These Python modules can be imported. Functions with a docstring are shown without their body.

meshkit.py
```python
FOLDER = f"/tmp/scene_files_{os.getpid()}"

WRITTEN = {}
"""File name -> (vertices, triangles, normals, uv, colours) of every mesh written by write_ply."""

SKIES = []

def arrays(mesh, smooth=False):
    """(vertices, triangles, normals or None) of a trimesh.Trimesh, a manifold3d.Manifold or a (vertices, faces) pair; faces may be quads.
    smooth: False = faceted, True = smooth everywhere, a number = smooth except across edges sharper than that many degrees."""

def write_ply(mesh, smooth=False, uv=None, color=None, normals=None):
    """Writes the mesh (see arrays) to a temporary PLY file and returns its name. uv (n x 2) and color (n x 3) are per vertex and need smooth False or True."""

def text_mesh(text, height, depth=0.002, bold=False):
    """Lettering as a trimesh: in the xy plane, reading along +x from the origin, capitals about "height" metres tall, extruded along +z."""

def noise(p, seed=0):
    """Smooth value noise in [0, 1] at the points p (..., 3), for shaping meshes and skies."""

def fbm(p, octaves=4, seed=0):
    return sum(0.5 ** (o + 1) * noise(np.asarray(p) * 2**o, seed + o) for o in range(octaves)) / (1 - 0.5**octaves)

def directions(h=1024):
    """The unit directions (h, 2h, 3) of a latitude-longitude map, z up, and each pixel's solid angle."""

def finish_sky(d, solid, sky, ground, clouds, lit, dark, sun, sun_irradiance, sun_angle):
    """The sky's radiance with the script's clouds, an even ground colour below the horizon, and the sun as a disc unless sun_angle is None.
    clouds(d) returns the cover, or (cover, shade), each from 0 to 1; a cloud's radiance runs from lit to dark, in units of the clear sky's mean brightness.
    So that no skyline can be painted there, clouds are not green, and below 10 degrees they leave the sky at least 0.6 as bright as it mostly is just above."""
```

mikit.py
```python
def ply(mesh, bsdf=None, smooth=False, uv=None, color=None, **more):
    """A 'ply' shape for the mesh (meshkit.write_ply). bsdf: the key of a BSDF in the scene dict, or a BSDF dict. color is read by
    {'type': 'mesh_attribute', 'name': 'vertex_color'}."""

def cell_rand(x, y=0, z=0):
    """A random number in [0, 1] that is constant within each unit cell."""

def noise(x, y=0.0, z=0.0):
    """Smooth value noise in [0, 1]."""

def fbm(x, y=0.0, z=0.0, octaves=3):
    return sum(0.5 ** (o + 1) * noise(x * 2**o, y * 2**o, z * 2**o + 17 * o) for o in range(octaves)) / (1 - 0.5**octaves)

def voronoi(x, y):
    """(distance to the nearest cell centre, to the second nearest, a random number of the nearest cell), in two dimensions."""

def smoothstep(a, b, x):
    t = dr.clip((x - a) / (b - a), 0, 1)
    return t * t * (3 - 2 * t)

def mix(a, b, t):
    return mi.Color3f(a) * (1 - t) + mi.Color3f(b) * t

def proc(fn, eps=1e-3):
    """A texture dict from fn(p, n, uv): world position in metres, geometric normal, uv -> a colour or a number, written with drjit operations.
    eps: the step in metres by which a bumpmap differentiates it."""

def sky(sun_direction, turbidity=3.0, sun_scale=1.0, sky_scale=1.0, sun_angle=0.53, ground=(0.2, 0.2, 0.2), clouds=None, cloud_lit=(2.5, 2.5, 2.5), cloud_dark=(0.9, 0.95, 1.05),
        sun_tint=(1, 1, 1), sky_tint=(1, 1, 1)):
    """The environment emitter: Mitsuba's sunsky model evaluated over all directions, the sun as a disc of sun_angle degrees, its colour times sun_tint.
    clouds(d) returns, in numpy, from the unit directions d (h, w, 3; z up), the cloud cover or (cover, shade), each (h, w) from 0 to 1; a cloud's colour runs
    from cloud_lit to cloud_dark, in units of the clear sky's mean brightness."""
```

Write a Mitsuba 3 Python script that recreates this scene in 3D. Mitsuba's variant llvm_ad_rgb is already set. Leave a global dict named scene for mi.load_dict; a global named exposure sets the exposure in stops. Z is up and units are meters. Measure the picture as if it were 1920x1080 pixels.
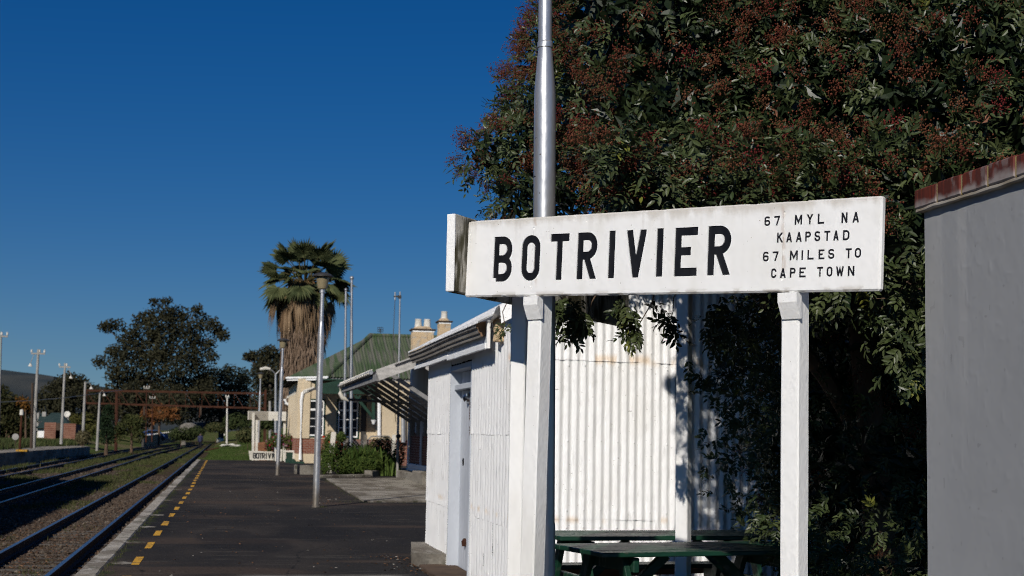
import math, numpy as np, trimesh, shapely, manifold3d as m3
import shapely.geometry as sg, shapely.affinity as sa
from shapely.ops import unary_union
import drjit as dr, mitsuba as mi, mikit, meshkit
from mikit import noise, fbm, voronoi, cell_rand, smoothstep, mix, proc

# ---------------------------------------------------------------- camera, sky, exposure
T = mi.ScalarTransform4f
FPX, CX, CY = 2800.0, 960.0, 540.0            # survey of the view, in pixels of the 1920 x 1080 frame
CAM = np.array([0, 0, 1.5])
_y = np.array([425.0 - CX, -(808.0 - CY), FPX]); _y /= np.linalg.norm(_y)
_n = np.cross(_y, [1, -0.018, 0]); _n /= np.linalg.norm(_n)
if _n[1] < 0: _n = -_n
_x = np.cross(_y, _n); _x = _x if _x[0] > 0 else -_x
ROT = np.array([_x, _y, _n])
FWD, UP = ROT @ [0, 0, 1], ROT @ [0, 1, 0]
scene, labels = {}, {}
scene['camera'] = dict(type='thinlens', fov=math.degrees(2 * math.atan(960 / FPX)), fov_axis='x', near_clip=0.1, far_clip=20000.0,
    aperture_radius=0.0042, focus_distance=7.9,
    to_world=T().look_at(origin=CAM.tolist(), target=(CAM + FWD).tolist(), up=UP.tolist()))
_az, _el = math.radians(27), math.radians(28)
SUN = np.array([-math.sin(_az) * math.cos(_el), -math.cos(_az) * math.cos(_el), math.sin(_el)])
def horizon_haze(d):
    """thin even haze low over the horizon, all the way round"""
    el = np.degrees(np.arcsin(np.clip(d[..., 2], 0, 1)))
    return 0.68 * np.exp(-el / 4.0) * (0.92 + 0.16 * meshkit.fbm(d * 3.0, 3, 2))
scene['sky_light'] = mikit.sky(SUN.tolist(), turbidity=2.0, sun_scale=1.0, sky_scale=0.50, sun_tint=(0.845, 1.015, 1.42), sky_tint=(0.02, 0.49, 1.14), ground=(0.10, 0.10, 0.09),
    clouds=horizon_haze, cloud_lit=(4.1, 5.5, 5.1))
exposure = 1.6

def at(px, py, x=None, y=None, z=None):
    """the point of the place seen at a pixel of the survey frame, on the plane x, y or z = const"""
    d = ROT @ np.array([px - CX, -(py - CY), FPX])
    t = (y - CAM[1]) / d[1] if y is not None else ((z - CAM[2]) / d[2] if z is not None else (x - CAM[0]) / d[0])
    return CAM + t * d
def pj(p):
    c = (np.asarray(p, float) - CAM) @ ROT
    return np.stack([CX + FPX * c[..., 0] / c[..., 2], CY - FPX * c[..., 1] / c[..., 2], c[..., 2]], -1)

# ---------------------------------------------------------------- helpers
def add(key, mesh, bsdf, smooth=False, **k):
    base = key; i = 0
    while key in scene:
        i += 1; key = f'{base}_{i:03d}'
    scene[key] = PLY(mesh, bsdf, smooth=smooth, **k)
    return key
_taken = set()
def thing(name, label, cat, group=None, kind=None):
    key = name; i = 0
    while key in _taken or key in scene:
        i += 1; key = f'{name}_{i:03d}'
    _taken.add(key)
    labels[key] = {}
    if label: labels[key]['label'] = label
    if cat: labels[key]['category'] = cat
    if group: labels[key]['group'] = group
    if kind: labels[key]['kind'] = kind
    return key
def struct(name, mesh, bsdf, smooth=False, **k):
    key = add(name, mesh, bsdf, smooth, **k); labels[key] = {'kind': 'structure'}; return key
def stuff(key): labels.setdefault(key, {})['kind'] = 'stuff'
def cat(ms): return trimesh.util.concatenate([m for m in ms if m is not None])
def rotm(ang, axis=(0, 0, 1)): return trimesh.transformations.rotation_matrix(ang, axis)
def frame(o, ex, ey, ez):
    M = np.eye(4); M[:3, 0], M[:3, 1], M[:3, 2], M[:3, 3] = ex, ey, ez, o; return M
def man(m):
    a = m.to_mesh(); return trimesh.Trimesh(a.vert_properties[:, :3], a.tri_verts, process=False)
def rbox(sx, sy, sz, c=0.004):
    """box centred at the origin with chamfered edges"""
    if c <= 0: return trimesh.creation.box((sx, sy, sz))
    hx, hy, hz = sx / 2, sy / 2, sz / 2
    pts = []
    for a in (-1, 1):
        for b in (-1, 1):
            for d in (-1, 1):
                pts += [(a * hx, b * (hy - c), d * (hz - c)), (a * (hx - c), b * hy, d * (hz - c)), (a * (hx - c), b * (hy - c), d * hz)]
    return man(m3.Manifold.hull_points(np.array(pts)))
def box(x0, x1, y0, y1, z0, z1, c=0.0):
    m = rbox(x1 - x0, y1 - y0, z1 - z0, c); m.apply_translation(((x0 + x1) / 2, (y0 + y1) / 2, (z0 + z1) / 2)); return m
def bar(p, q, w, h, c=0.0, up=(0, 0, 1), ext=0.0):
    """rectangular beam from p to q, w wide, h high (along up)"""
    p, q = np.asarray(p, float), np.asarray(q, float); d = q - p; L = np.linalg.norm(d); d /= L
    u = np.asarray(up, float)
    if abs(d @ u) > 0.99: u = np.array([0, 1.0, 0])
    s = np.cross(u, d); s /= np.linalg.norm(s); u = np.cross(d, s)
    m = rbox(L + 2 * ext, w, h, c); m.apply_transform(frame((p + q) / 2, d, s, u)); return m
def tube(pts, rad, n=10, cap=True):
    p = np.asarray(pts, float); r = np.broadcast_to(np.asarray(rad, float), (len(p),))
    t = np.gradient(p, axis=0); t /= np.linalg.norm(t, axis=1, keepdims=True) + 1e-12
    ref = np.array([0, 0, 1.0]) if abs(t[:, 2]).mean() < 0.9 else np.array([0, 1.0, 0])
    a = np.cross(t, ref); a /= np.linalg.norm(a, axis=1, keepdims=True) + 1e-12; b = np.cross(t, a)
    th = np.arange(n) * 2 * np.pi / n
    v = p[:, None] + r[:, None, None] * (np.cos(th)[None, :, None] * a[:, None] + np.sin(th)[None, :, None] * b[:, None])
    i, j = np.meshgrid(np.arange(len(p) - 1), np.arange(n), indexing='ij')
    f = np.stack([i * n + j, i * n + (j + 1) % n, (i + 1) * n + (j + 1) % n, (i + 1) * n + j], -1).reshape(-1, 4)
    f = np.vstack([f[:, [0, 2, 1]], f[:, [0, 3, 2]]]); v = v.reshape(-1, 3)
    if cap:
        k = len(v); v = np.vstack([v, p[0], p[-1]]); j = np.arange(n); e = (len(p) - 1) * n
        f = np.vstack([f, np.stack([j * 0 + k, j, (j + 1) % n], 1), np.stack([j * 0 + k + 1, e + (j + 1) % n, e + j], 1)])
    return trimesh.Trimesh(v, f, process=False)
def lathe(prof, o=(0, 0, 0), n=24):
    """profile of (radius, z) turned about z"""
    prof = np.asarray(prof, float)
    th = np.arange(n) * 2 * np.pi / n
    v = np.stack([prof[:, 0, None] * np.cos(th), prof[:, 0, None] * np.sin(th), np.repeat(prof[:, 1, None], n, 1)], -1).reshape(-1, 3) + np.asarray(o)
    i, j = np.meshgrid(np.arange(len(prof) - 1), np.arange(n), indexing='ij')
    f = np.stack([i * n + j, i * n + (j + 1) % n, (i + 1) * n + (j + 1) % n, (i + 1) * n + j], -1).reshape(-1, 4)
    return trimesh.Trimesh(v, np.vstack([f[:, [0, 1, 2]], f[:, [0, 2, 3]]]), process=False)
def grid(fn, us, vs, flip=False):
    """surface fn(U, V) -> (..., 3)"""
    U, V = np.meshgrid(us, vs, indexing='ij'); P = fn(U, V).reshape(-1, 3); n = len(vs)
    i, j = np.meshgrid(np.arange(len(us) - 1), np.arange(n - 1), indexing='ij')
    f = np.stack([i * n + j, (i + 1) * n + j, (i + 1) * n + j + 1, i * n + j + 1], -1).reshape(-1, 4)
    f = np.vstack([f[:, [0, 1, 2]], f[:, [0, 2, 3]]])
    return trimesh.Trimesh(P, f[:, ::-1] if flip else f, process=False)
def extr(poly, h, M=None):
    gs = getattr(poly, 'geoms', [poly])
    m = cat([trimesh.creation.extrude_polygon(g, h, engine='earcut') for g in gs if g.area > 0])
    if M is not None: m.apply_transform(M)
    return m
def polybox(pts, z0, z1):
    m = extr(sg.Polygon(pts), z1 - z0); m.apply_translation((0, 0, z0)); return m
def rough(m, amp, scale, seed=0, edge=None):
    if edge: m = trimesh.Trimesh(*trimesh.remesh.subdivide_to_size(m.vertices, m.faces, edge)); m.merge_vertices()
    d = np.stack([meshkit.fbm(m.vertices * scale + k * 31.7, 3, seed + k) - 0.5 for k in range(3)], -1)
    m.vertices = m.vertices + d * 2 * amp; return m

# ---------------------------------------------------------------- materials
ALBEDO = dict(white_paint=1.05, board_paint=1.05, white_iron=1.07, grey_paint=1.0, silver_paint=1.0, asphalt=.60, concrete=.62, grey_wall=.80, mossy_paint=.9, rail_head=.8, hillside=.62, table_paint=.55, rust=.42, pole_paint=.6, wood_pole=.7, chalk_white=.95,
    letter_black=.8, lamp_bowl=.8, galvanised=.9, ballast=.55, sleeper=.6, field_grass=.65, cream_wall=.85, chimney_wall=.9, green_roof=.75, chrome=1.0, grey_timber=.95, yellow_paint=.9)
def PLY(m, b=None, smooth=False, color=None, **k):
    return mikit.ply(m, b, smooth=smooth, **k) if color is None else mikit.ply(m, b, smooth=smooth, color=np.asarray(color) * .74, **k)
def C3(r, g, b): return mi.Color3f(r, g, b)
def mat(name, base, rough_=0.6, spec=0.4, bump=None, bscale=0.002, eps=1e-3, **k):
    k_ = ALBEDO.get(name, 0.78)
    if isinstance(base, dict):
        fn = mikit._FUNCTIONS[base['fn']]; b = base if k_ == 1 else proc(lambda p, n, uv, fn=fn, k_=k_: fn(p, n, uv) * k_)
    else: b = {'type': 'rgb', 'value': [v * k_ for v in base]}
    d = {'type': 'principled', 'base_color': b, 'roughness': rough_, 'specular': spec, **k}
    if bump is not None:
        d = {'type': 'bumpmap', 'nested_texture': proc(bump, eps), 'scale': bscale, 'bsdf': d}
    scene[name] = {'type': 'twosided', 'bsdf': d}
    return name
def tone(a, b, s, sz=None, k=1.0, oct_=3):
    """two tones mixed by noise of scale s"""
    def f(p, n, uv): return mix(a, b, dr.clip((fbm(p.x * s, p.y * s, p.z * (sz or s), oct_) - 0.5) * 2 * k + 0.5, 0, 1))
    return proc(f)

def _white(p, n, uv):
    a = fbm(p.x * 3, p.y * 3, p.z * 1.1, 4); d = noise(p.x * 60, p.y * 60, p.z * 14)
    c = mix((0.80, 0.80, 0.79), (0.70, 0.69, 0.66), smoothstep(0.5, 0.75, a))
    sp = smoothstep(0.955, 0.98, noise(p.x * 90 + 7, p.y * 90, p.z * 70))
    return mix(c, (0.25, 0.22, 0.18), sp * 0.8) * (0.97 + 0.05 * d)
def _wbump(p, n, uv): return fbm(p.x * 35, p.y * 35, p.z * 20, 3) + 0.35 * noise(p.x * 160, p.y * 160, p.z * 45)
mat('white_paint', proc(_white), 0.5, 0.35, _wbump, 0.0025)
def _board(p, n, uv):
    # brush grain, weathering creeping in from the top edge and chipped lower edge
    a = fbm(p.x * 2.5, p.y * 2.5, p.z * 2.5, 4); g = noise(p.x * 25, p.y * 25, p.z * 2.2)
    c = mix((0.80, 0.80, 0.795), (0.73, 0.725, 0.70), smoothstep(0.45, 0.8, a * 0.7 + g * 0.3))
    zb = 2.274 + (p.x - 1.287) * -0.0621
    top = smoothstep(0.37, 0.43, p.z - zb + (fbm(p.x * 22, p.y * 22, p.z * 5, 4) - 0.5) * 0.09)
    c = mix(c, (0.46, 0.42, 0.36), top * 0.65)
    run = smoothstep(0.60, 0.85, noise(p.x * 42, p.y * 42, p.z * 1.4)) * smoothstep(0.22, 0.42, p.z - zb)
    c = mix(c, (0.52, 0.49, 0.44), run * 0.35)
    low = smoothstep(0.035, 0.0, p.z - zb) * smoothstep(0.5, 0.65, fbm(p.x * 16, p.y * 16, p.z * 30, 3))
    c = mix(c, (0.42, 0.38, 0.33), low * 0.8)
    sp = smoothstep(0.95, 0.975, noise(p.x * 75 + 3, p.y * 75, p.z * 75))
    cr1 = dr.abs(p.x - 1.6085 + (p.z - 2.45) * 0.02 + (noise(p.z * 30, 0, 0) - .5) * .006); cr2 = dr.abs(p.x - 2.548 + (p.z - 2.4) * 0.02 + (noise(p.z * 30, 5, 0) - .5) * .006)
    cr = smoothstep(0.010, 0.0, dr.minimum(cr1, cr2)) * smoothstep(0.3, 0.6, noise(p.x * 20, p.z * 26, 2)); c = mix(c, (0.38, 0.24, 0.15), cr * 0.32)
    return mix(c, (0.2, 0.17, 0.13), sp * 0.75)
mat('board_paint', proc(_board), 0.5, 0.3, _wbump, 0.0022)
def _mossy(p, n, uv):
    a = fbm(p.x * 9, p.y * 9, p.z * 3, 4); b = noise(p.x * 70, p.y * 70, p.z * 12)
    return mix((0.44, 0.42, 0.37), (0.07, 0.065, 0.04), smoothstep(0.42, 0.62, a * 0.75 + b * 0.25))
mat('mossy_paint', proc(_mossy), 0.9, 0.1, _wbump, 0.003)
mat('letter_black', tone((0.006, 0.006, 0.008), (0.017, 0.017, 0.02), 30, 6), 0.42, 0.4, _wbump, 0.0015)
def _iron(p, n, uv):
    a = fbm(p.x * 2.2, p.y * 2.2, p.z * 1.0, 4)
    c = mix((0.78, 0.785, 0.79), (0.72, 0.715, 0.70), smoothstep(0.52, 0.78, a))
    # rust bleeding down to the sheet laps
    dz = dr.minimum(dr.abs(p.z - 2.195), dr.abs(p.z - 0.775) + 0.02)
    r = smoothstep(0.075, 0.0, dz) * smoothstep(0.52, 0.7, noise(p.x * 16, p.y * 16, p.z * 3)) * smoothstep(0.35, 0.6, noise(p.x * 3.3, p.y * 3.3, 4.0))
    c = mix(c, (0.62, 0.42, 0.22), r * 0.6)
    dirt = smoothstep(0.66, 0.82, fbm(p.x * 30, p.y * 30, p.z * 5 + 9, 3))
    c = mix(c, (0.45, 0.44, 0.42), dirt * 0.35)
    sp = smoothstep(0.93, 0.965, noise(p.x * 50, p.y * 50, p.z * 50))
    return mix(c, (0.16, 0.13, 0.10), sp * 0.7)
def _ibump(p, n, uv): return fbm(p.x * 18, p.y * 18, p.z * 11, 4)
mat('white_iron', proc(_iron), 0.42, 0.45, _ibump, 0.006)
mat('grey_paint', tone((0.50, 0.53, 0.58), (0.42, 0.45, 0.50), 4, 1.2), 0.55, 0.3, _wbump, 0.002)
mat('dark_void', (0.01, 0.01, 0.012), 0.9, 0.1)  # near black, unlit darkness put into the colour
def _silver(p, n, uv):
    a = fbm(p.x * 8, p.y * 8, p.z * 2.2, 3); sp = smoothstep(0.93, 0.96, noise(p.x * 40, p.y * 40, p.z * 40))
    c = mix((0.66, 0.66, 0.67), (0.52, 0.52, 0.53), a)
    foot = smoothstep(0.55, 0.15, p.z + (a - 0.5) * 0.6)
    c = mix(c, (0.30, 0.24, 0.17), foot * 0.8)
    return mix(c, (0.12, 0.08, 0.05), sp)
mat('silver_paint', proc(_silver), 0.36, 0.5, lambda p, n, uv: fbm(p.x * 15, p.y * 15, p.z * 8, 3), 0.0030, metallic=0.75)
mat('galvanised', tone((0.55, 0.56, 0.57), (0.40, 0.40, 0.41), 6, 3), 0.42, 0.5, metallic=0.7)
mat('lamp_bowl', (0.30, 0.25, 0.15), 0.3, 0.5)
mat('dark_metal', (0.05, 0.048, 0.045), 0.5, 0.4)
mat('chrome', (0.6, 0.6, 0.6), 0.15, 0.5, metallic=1.0)
def _asphalt(p, n, uv):
    a = fbm(p.x * 0.55, p.y * 0.22, 0, 4); g = noise(p.x * 55, p.y * 55, 0); st = noise(p.x * 130, p.y * 130, 3)
    c = mix((0.026, 0.024, 0.023), (0.052, 0.044, 0.038), smoothstep(0.36, 0.68, a))
    band = smoothstep(0.52, 0.70, fbm(p.x * 0.3 + 5, p.y * 0.9, 2, 4))
    c = mix(c, (0.085, 0.060, 0.045), band * 0.6)
    c = mix(c, (0.016, 0.016, 0.017), smoothstep(0.60, 0.72, fbm(p.x * 0.8 + 9, p.y * 0.35, 4, 3)) * 0.6)
    scf = smoothstep(0.70, 0.80, fbm(p.x * 1.3, p.y * 9 + 3, 11, 3))
    c = mix(c, (0.14, 0.125, 0.105), scf * 0.35)
    c = c * (0.72 + 0.56 * g)
    c = mix(c, (0.22, 0.2, 0.17), smoothstep(0.90, 0.97, st) * 0.5)
    fl = smoothstep(0.94, 0.97, noise(p.x * 7, p.y * 7, 6)) * smoothstep(0.4, 0.7, noise(p.x * 30, p.y * 30, 1))
    c = mix(c, (0.14, 0.09, 0.045), fl * 0.7)
    # worn pale scrape near the front, and thin joints across the platform
    sc = smoothstep(0.32, 0.05, dr.abs(p.y - 15.9 - 0.1 * noise(p.x * 2, 0, 0))) * smoothstep(-0.1, 0.5, p.x) * smoothstep(2.05, 1.7, p.x) * smoothstep(0.35, 0.62, fbm(p.x * 3.5, p.y * 26, 5, 3))
    c = mix(c, (0.30, 0.28, 0.25), sc * 0.75)
    jt = dr.minimum(dr.abs(p.y - 68.2 + 0.3 * noise(p.x * 0.8, 0, 0)), dr.minimum(dr.abs(p.y - 47.2 + 0.4 * noise(p.x * 0.7, 1, 0)), dr.abs(p.y - 33.5 - 0.5 * noise(p.x * 0.7, 2, 0)) * 1.5))
    c = mix(c, (0.15, 0.125, 0.09), smoothstep(0.16, 0.03, jt) * 0.6)
    ck = dr.abs(fbm(p.x * 0.55 + 3, p.y * 0.22, 12, 3) - 0.5) + 0.02 * noise(p.x * 14, p.y * 14, 2); c = mix(c, (0.012, 0.012, 0.012), smoothstep(0.014, 0.008, ck) * 0.7)
    moss = smoothstep(0.5, 0.68, fbm(p.x * 5, p.y * 3, 8, 3)) * smoothstep(-1.02, -1.2, p.x)
    return mix(c, (0.035, 0.045, 0.015), moss * 0.8)
mat('asphalt', proc(_asphalt), 0.85, 0.25, lambda p, n, uv: noise(p.x * 60, p.y * 60, p.z * 60) + 0.6 * noise(p.x * 150, p.y * 150, 0), 0.004, 2e-3)
def _conc(p, n, uv):
    a = fbm(p.x * 2.2, p.y * 1.2, p.z * 2, 4); g = noise(p.x * 45, p.y * 45, p.z * 45); b = fbm(p.x * 11, p.y * 7, p.z * 11, 3)
    c = mix((0.30, 0.275, 0.235), (0.155, 0.135, 0.11), smoothstep(0.38, 0.68, a))
    c = mix(c, (0.40, 0.38, 0.345), smoothstep(0.58, 0.72, b) * 0.6)
    c = mix(c, (0.055, 0.06, 0.03), smoothstep(0.64, 0.76, fbm(p.x * 6 + 9, p.y * 4, p.z * 4, 3)) * 0.7)
    return c * (0.8 + 0.4 * g)
mat('concrete', proc(_conc), 0.85, 0.2, lambda p, n, uv: fbm(p.x * 25, p.y * 25, p.z * 25, 3), 0.006, 2e-3)
def _edge(p, n, uv): return dr.minimum(_conc(p, n, uv) * 1.05 + 0.02, 0.6)
ALBEDO['edge_concrete'] = .72
mat('edge_concrete', proc(_edge), 0.85, 0.2, lambda p, n, uv: fbm(p.x * 25, p.y * 25, p.z * 25, 3), 0.006, 2e-3)
def _yellow(p, n, uv):
    w = smoothstep(0.56, 0.7, fbm(p.x * 14, p.y * 9, 0, 4)) * 0.75
    return mix((0.50, 0.27, 0.03), (0.07, 0.055, 0.04), w)
mat('yellow_paint', proc(_yellow), 0.7, 0.25)
mat('rail_side', tone((0.050, 0.032, 0.024), (0.026, 0.018, 0.015), 9, 9), 0.75, 0.3)
mat('rail_head', (0.26, 0.29, 0.36), 0.28, 0.5, metallic=0.9)
mat('sleeper', tone((0.16, 0.15, 0.135), (0.09, 0.08, 0.068), 6, 6), 0.9, 0.15)
def _ballast(p, n, uv):
    d1, d2, r = voronoi(p.x * 17, p.y * 17)
    a = fbm(p.x * 0.5, p.y * 0.16, 1, 4); g = fbm(p.x * 1.3, p.y * 0.4, 5, 4)
    c = mix((0.115, 0.085, 0.062), (0.045, 0.035, 0.028), r)
    c = mix(c, (0.17, 0.105, 0.058), smoothstep(0.72, 0.95, cell_rand(dr.floor(p.x * 23), dr.floor(p.y * 17), 4)) * 0.8)
    c = c * (0.45 + 0.75 * smoothstep(0.02, 0.28, d2 - d1))
    far = smoothstep(26, 95, p.y)
    grass = smoothstep(0.62 - 0.22 * far, 0.74 - 0.14 * far, g * 0.75 + 0.25 * a)
    gc = mix((0.050, 0.064, 0.020), (0.105, 0.098, 0.040), noise(p.x * 8, p.y * 3, 3))
    return mix(c, gc, grass * 0.65)
mat('ballast', proc(_ballast), 0.95, 0.1, lambda p, n, uv: voronoi(p.x * 17, p.y * 17)[0], -0.03, 3e-3)
def _field(p, n, uv):
    a = fbm(p.x * 0.12, p.y * 0.06, 2, 4); g = noise(p.x * 5, p.y * 2, 1)
    c = mix((0.050, 0.082, 0.018), (0.085, 0.092, 0.030), a)
    c = mix(c, (0.15, 0.125, 0.065), smoothstep(0.55, 0.7, fbm(p.x * 0.4, p.y * 0.1, 7, 3)) * 0.8)
    return c * (0.7 + 0.6 * g)
mat('field_grass', proc(_field), 0.95, 0.1, lambda p, n, uv: noise(p.x * 6, p.y * 6, 0), 0.08, 2e-2)
def _hill(p, n, uv):
    a = fbm(p.x * 0.004, p.y * 0.002, p.z * 0.02, 5); b = noise(p.x * 0.02, 0, p.z * 0.06)
    c = mix((0.040, 0.052, 0.060), (0.075, 0.080, 0.078), smoothstep(0.35, 0.65, a * 0.7 + b * 0.3))
    return mix(c, (0.2, 0.19, 0.17), smoothstep(0.66, 0.74, fbm(p.x * 0.008 + 3, p.y * 0.002, p.z * 0.05, 3)) * 0.7)
mat('hillside', proc(_hill), 1.0, 0.0)
mat('cream_wall', tone((0.72, 0.60, 0.42), (0.62, 0.51, 0.35), 1.6, 1.0), 0.8, 0.2, lambda p, n, uv: fbm(p.x * 9, p.y * 9, p.z * 9, 3), 0.006, 4e-3)
def _chim(p, n, uv):
    bz = dr.abs((p.z * 4.2) - dr.floor(p.z * 4.2) - 0.5); w = smoothstep(0.5, 0.7, fbm(p.x * 5, p.y * 5, p.z * 5, 4))
    c = mix((0.60, 0.45, 0.28), (0.50, 0.43, 0.34), w)
    cr = smoothstep(0.03, 0.0, dr.abs(fbm(p.x * 3, p.y * 3, p.z * 3 + 4, 2) - 0.5))
    return mix(c, (0.22, 0.13, 0.07), dr.maximum(cr * 0.7, smoothstep(0.46, 0.5, bz) * 0.35))
mat('chimney_wall', proc(_chim), 0.85, 0.15)
def _brick(p, n, uv):
    hz = p.z / 0.085; row = dr.floor(hz); h = (p.x + p.y) / 0.232 + 0.5 * (row - 2 * dr.floor(row / 2)); col = dr.floor(h)
    fx, fz = h - col, hz - row
    m = dr.maximum(smoothstep(0.055, 0.02, dr.minimum(fx, 1 - fx)), smoothstep(0.15, 0.06, dr.minimum(fz, 1 - fz)))
    r = cell_rand(col, row, 2)
    c = mix((0.20, 0.060, 0.036), (0.28, 0.10, 0.058), r)
    return mix(c, (0.40, 0.33, 0.27), m * 0.8)
mat('brick_wall', proc(_brick), 0.85, 0.15)
def _ruin(p, n, uv):
    hz = p.z / 0.17; row = dr.floor(hz); h = (p.x + p.y) / 0.46 + 0.5 * (row - 2 * dr.floor(row / 2)); col = dr.floor(h)
    c = mix((0.22, 0.095, 0.065), (0.31, 0.155, 0.105), cell_rand(col, row, 2))
    m = smoothstep(0.2, 0.1, dr.minimum(hz - row, 1 - hz + row))
    return mix(c, (0.32, 0.2, 0.14), m * 0.7) * (0.75 + 0.5 * fbm(p.x * 0.9, p.y, p.z * 0.9, 3))
mat('ruin_brick', proc(_ruin), 0.9, 0.1)
mat('green_paint', tone((0.016, 0.060, 0.036), (0.011, 0.040, 0.025), 3, 3), 0.55, 0.3)
def _table(p, n, uv):
    a = fbm(p.x * 3, p.y * 26, p.z * 20, 3)
    c = mix((0.014, 0.085, 0.045), (0.010, 0.050, 0.030), a)
    return mix(c, (0.16, 0.15, 0.13), smoothstep(0.60, 0.72, fbm(p.x * 6, p.y * 40, p.z * 9 + 2, 3)) * 0.6)
mat('table_paint', proc(_table), 0.45, 0.4, lambda p, n, uv: fbm(p.x * 8, p.y * 60, p.z * 40, 3), 0.003)
def _groof(p, n, uv):
    a = fbm(p.x * 0.8, p.y * 0.8, p.z * 0.8, 4); s = noise(p.x * 5, 0, p.z * 0.6)
    c = mix((0.066, 0.105, 0.046), (0.120, 0.145, 0.085), smoothstep(0.35, 0.65, a * 0.6 + s * 0.4))
    return mix(c, (0.20, 0.18, 0.165), smoothstep(0.52, 0.7, noise(p.x * 9, 3, p.z * 1.1)) * 0.55)
mat('green_roof', proc(_groof), 0.7, 0.25)
mat('dark_roof', tone((0.10, 0.10, 0.105), (0.06, 0.06, 0.062), 1.5, 1.5), 0.7, 0.3)
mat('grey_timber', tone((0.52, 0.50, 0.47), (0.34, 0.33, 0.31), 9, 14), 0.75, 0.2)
mat('shade_toned_timber', tone((0.30, 0.30, 0.30), (0.20, 0.20, 0.20), 6, 6), 0.75, 0.2)  # darker copy of the grey timber, shade under eaves put into its colour
mat('window_glass', (0.012, 0.014, 0.016), 0.06, 0.6)
mat('rust', tone((0.185, 0.068, 0.034), (0.10, 0.040, 0.024), 3, 3), 0.85, 0.2)
mat('rust_plank', tone((0.30, 0.13, 0.06), (0.16, 0.08, 0.05), 5, 30), 0.8, 0.2)
mat('pole_paint', tone((0.58, 0.56, 0.52), (0.42, 0.40, 0.36), 2, 2), 0.7, 0.3)
mat('wood_pole', tone((0.12, 0.085, 0.06), (0.075, 0.055, 0.042), 3, 2), 0.85, 0.15)
mat('chalk_white', tone((0.72, 0.69, 0.62), (0.55, 0.52, 0.45), 3, 3), 0.8, 0.2)
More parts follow.
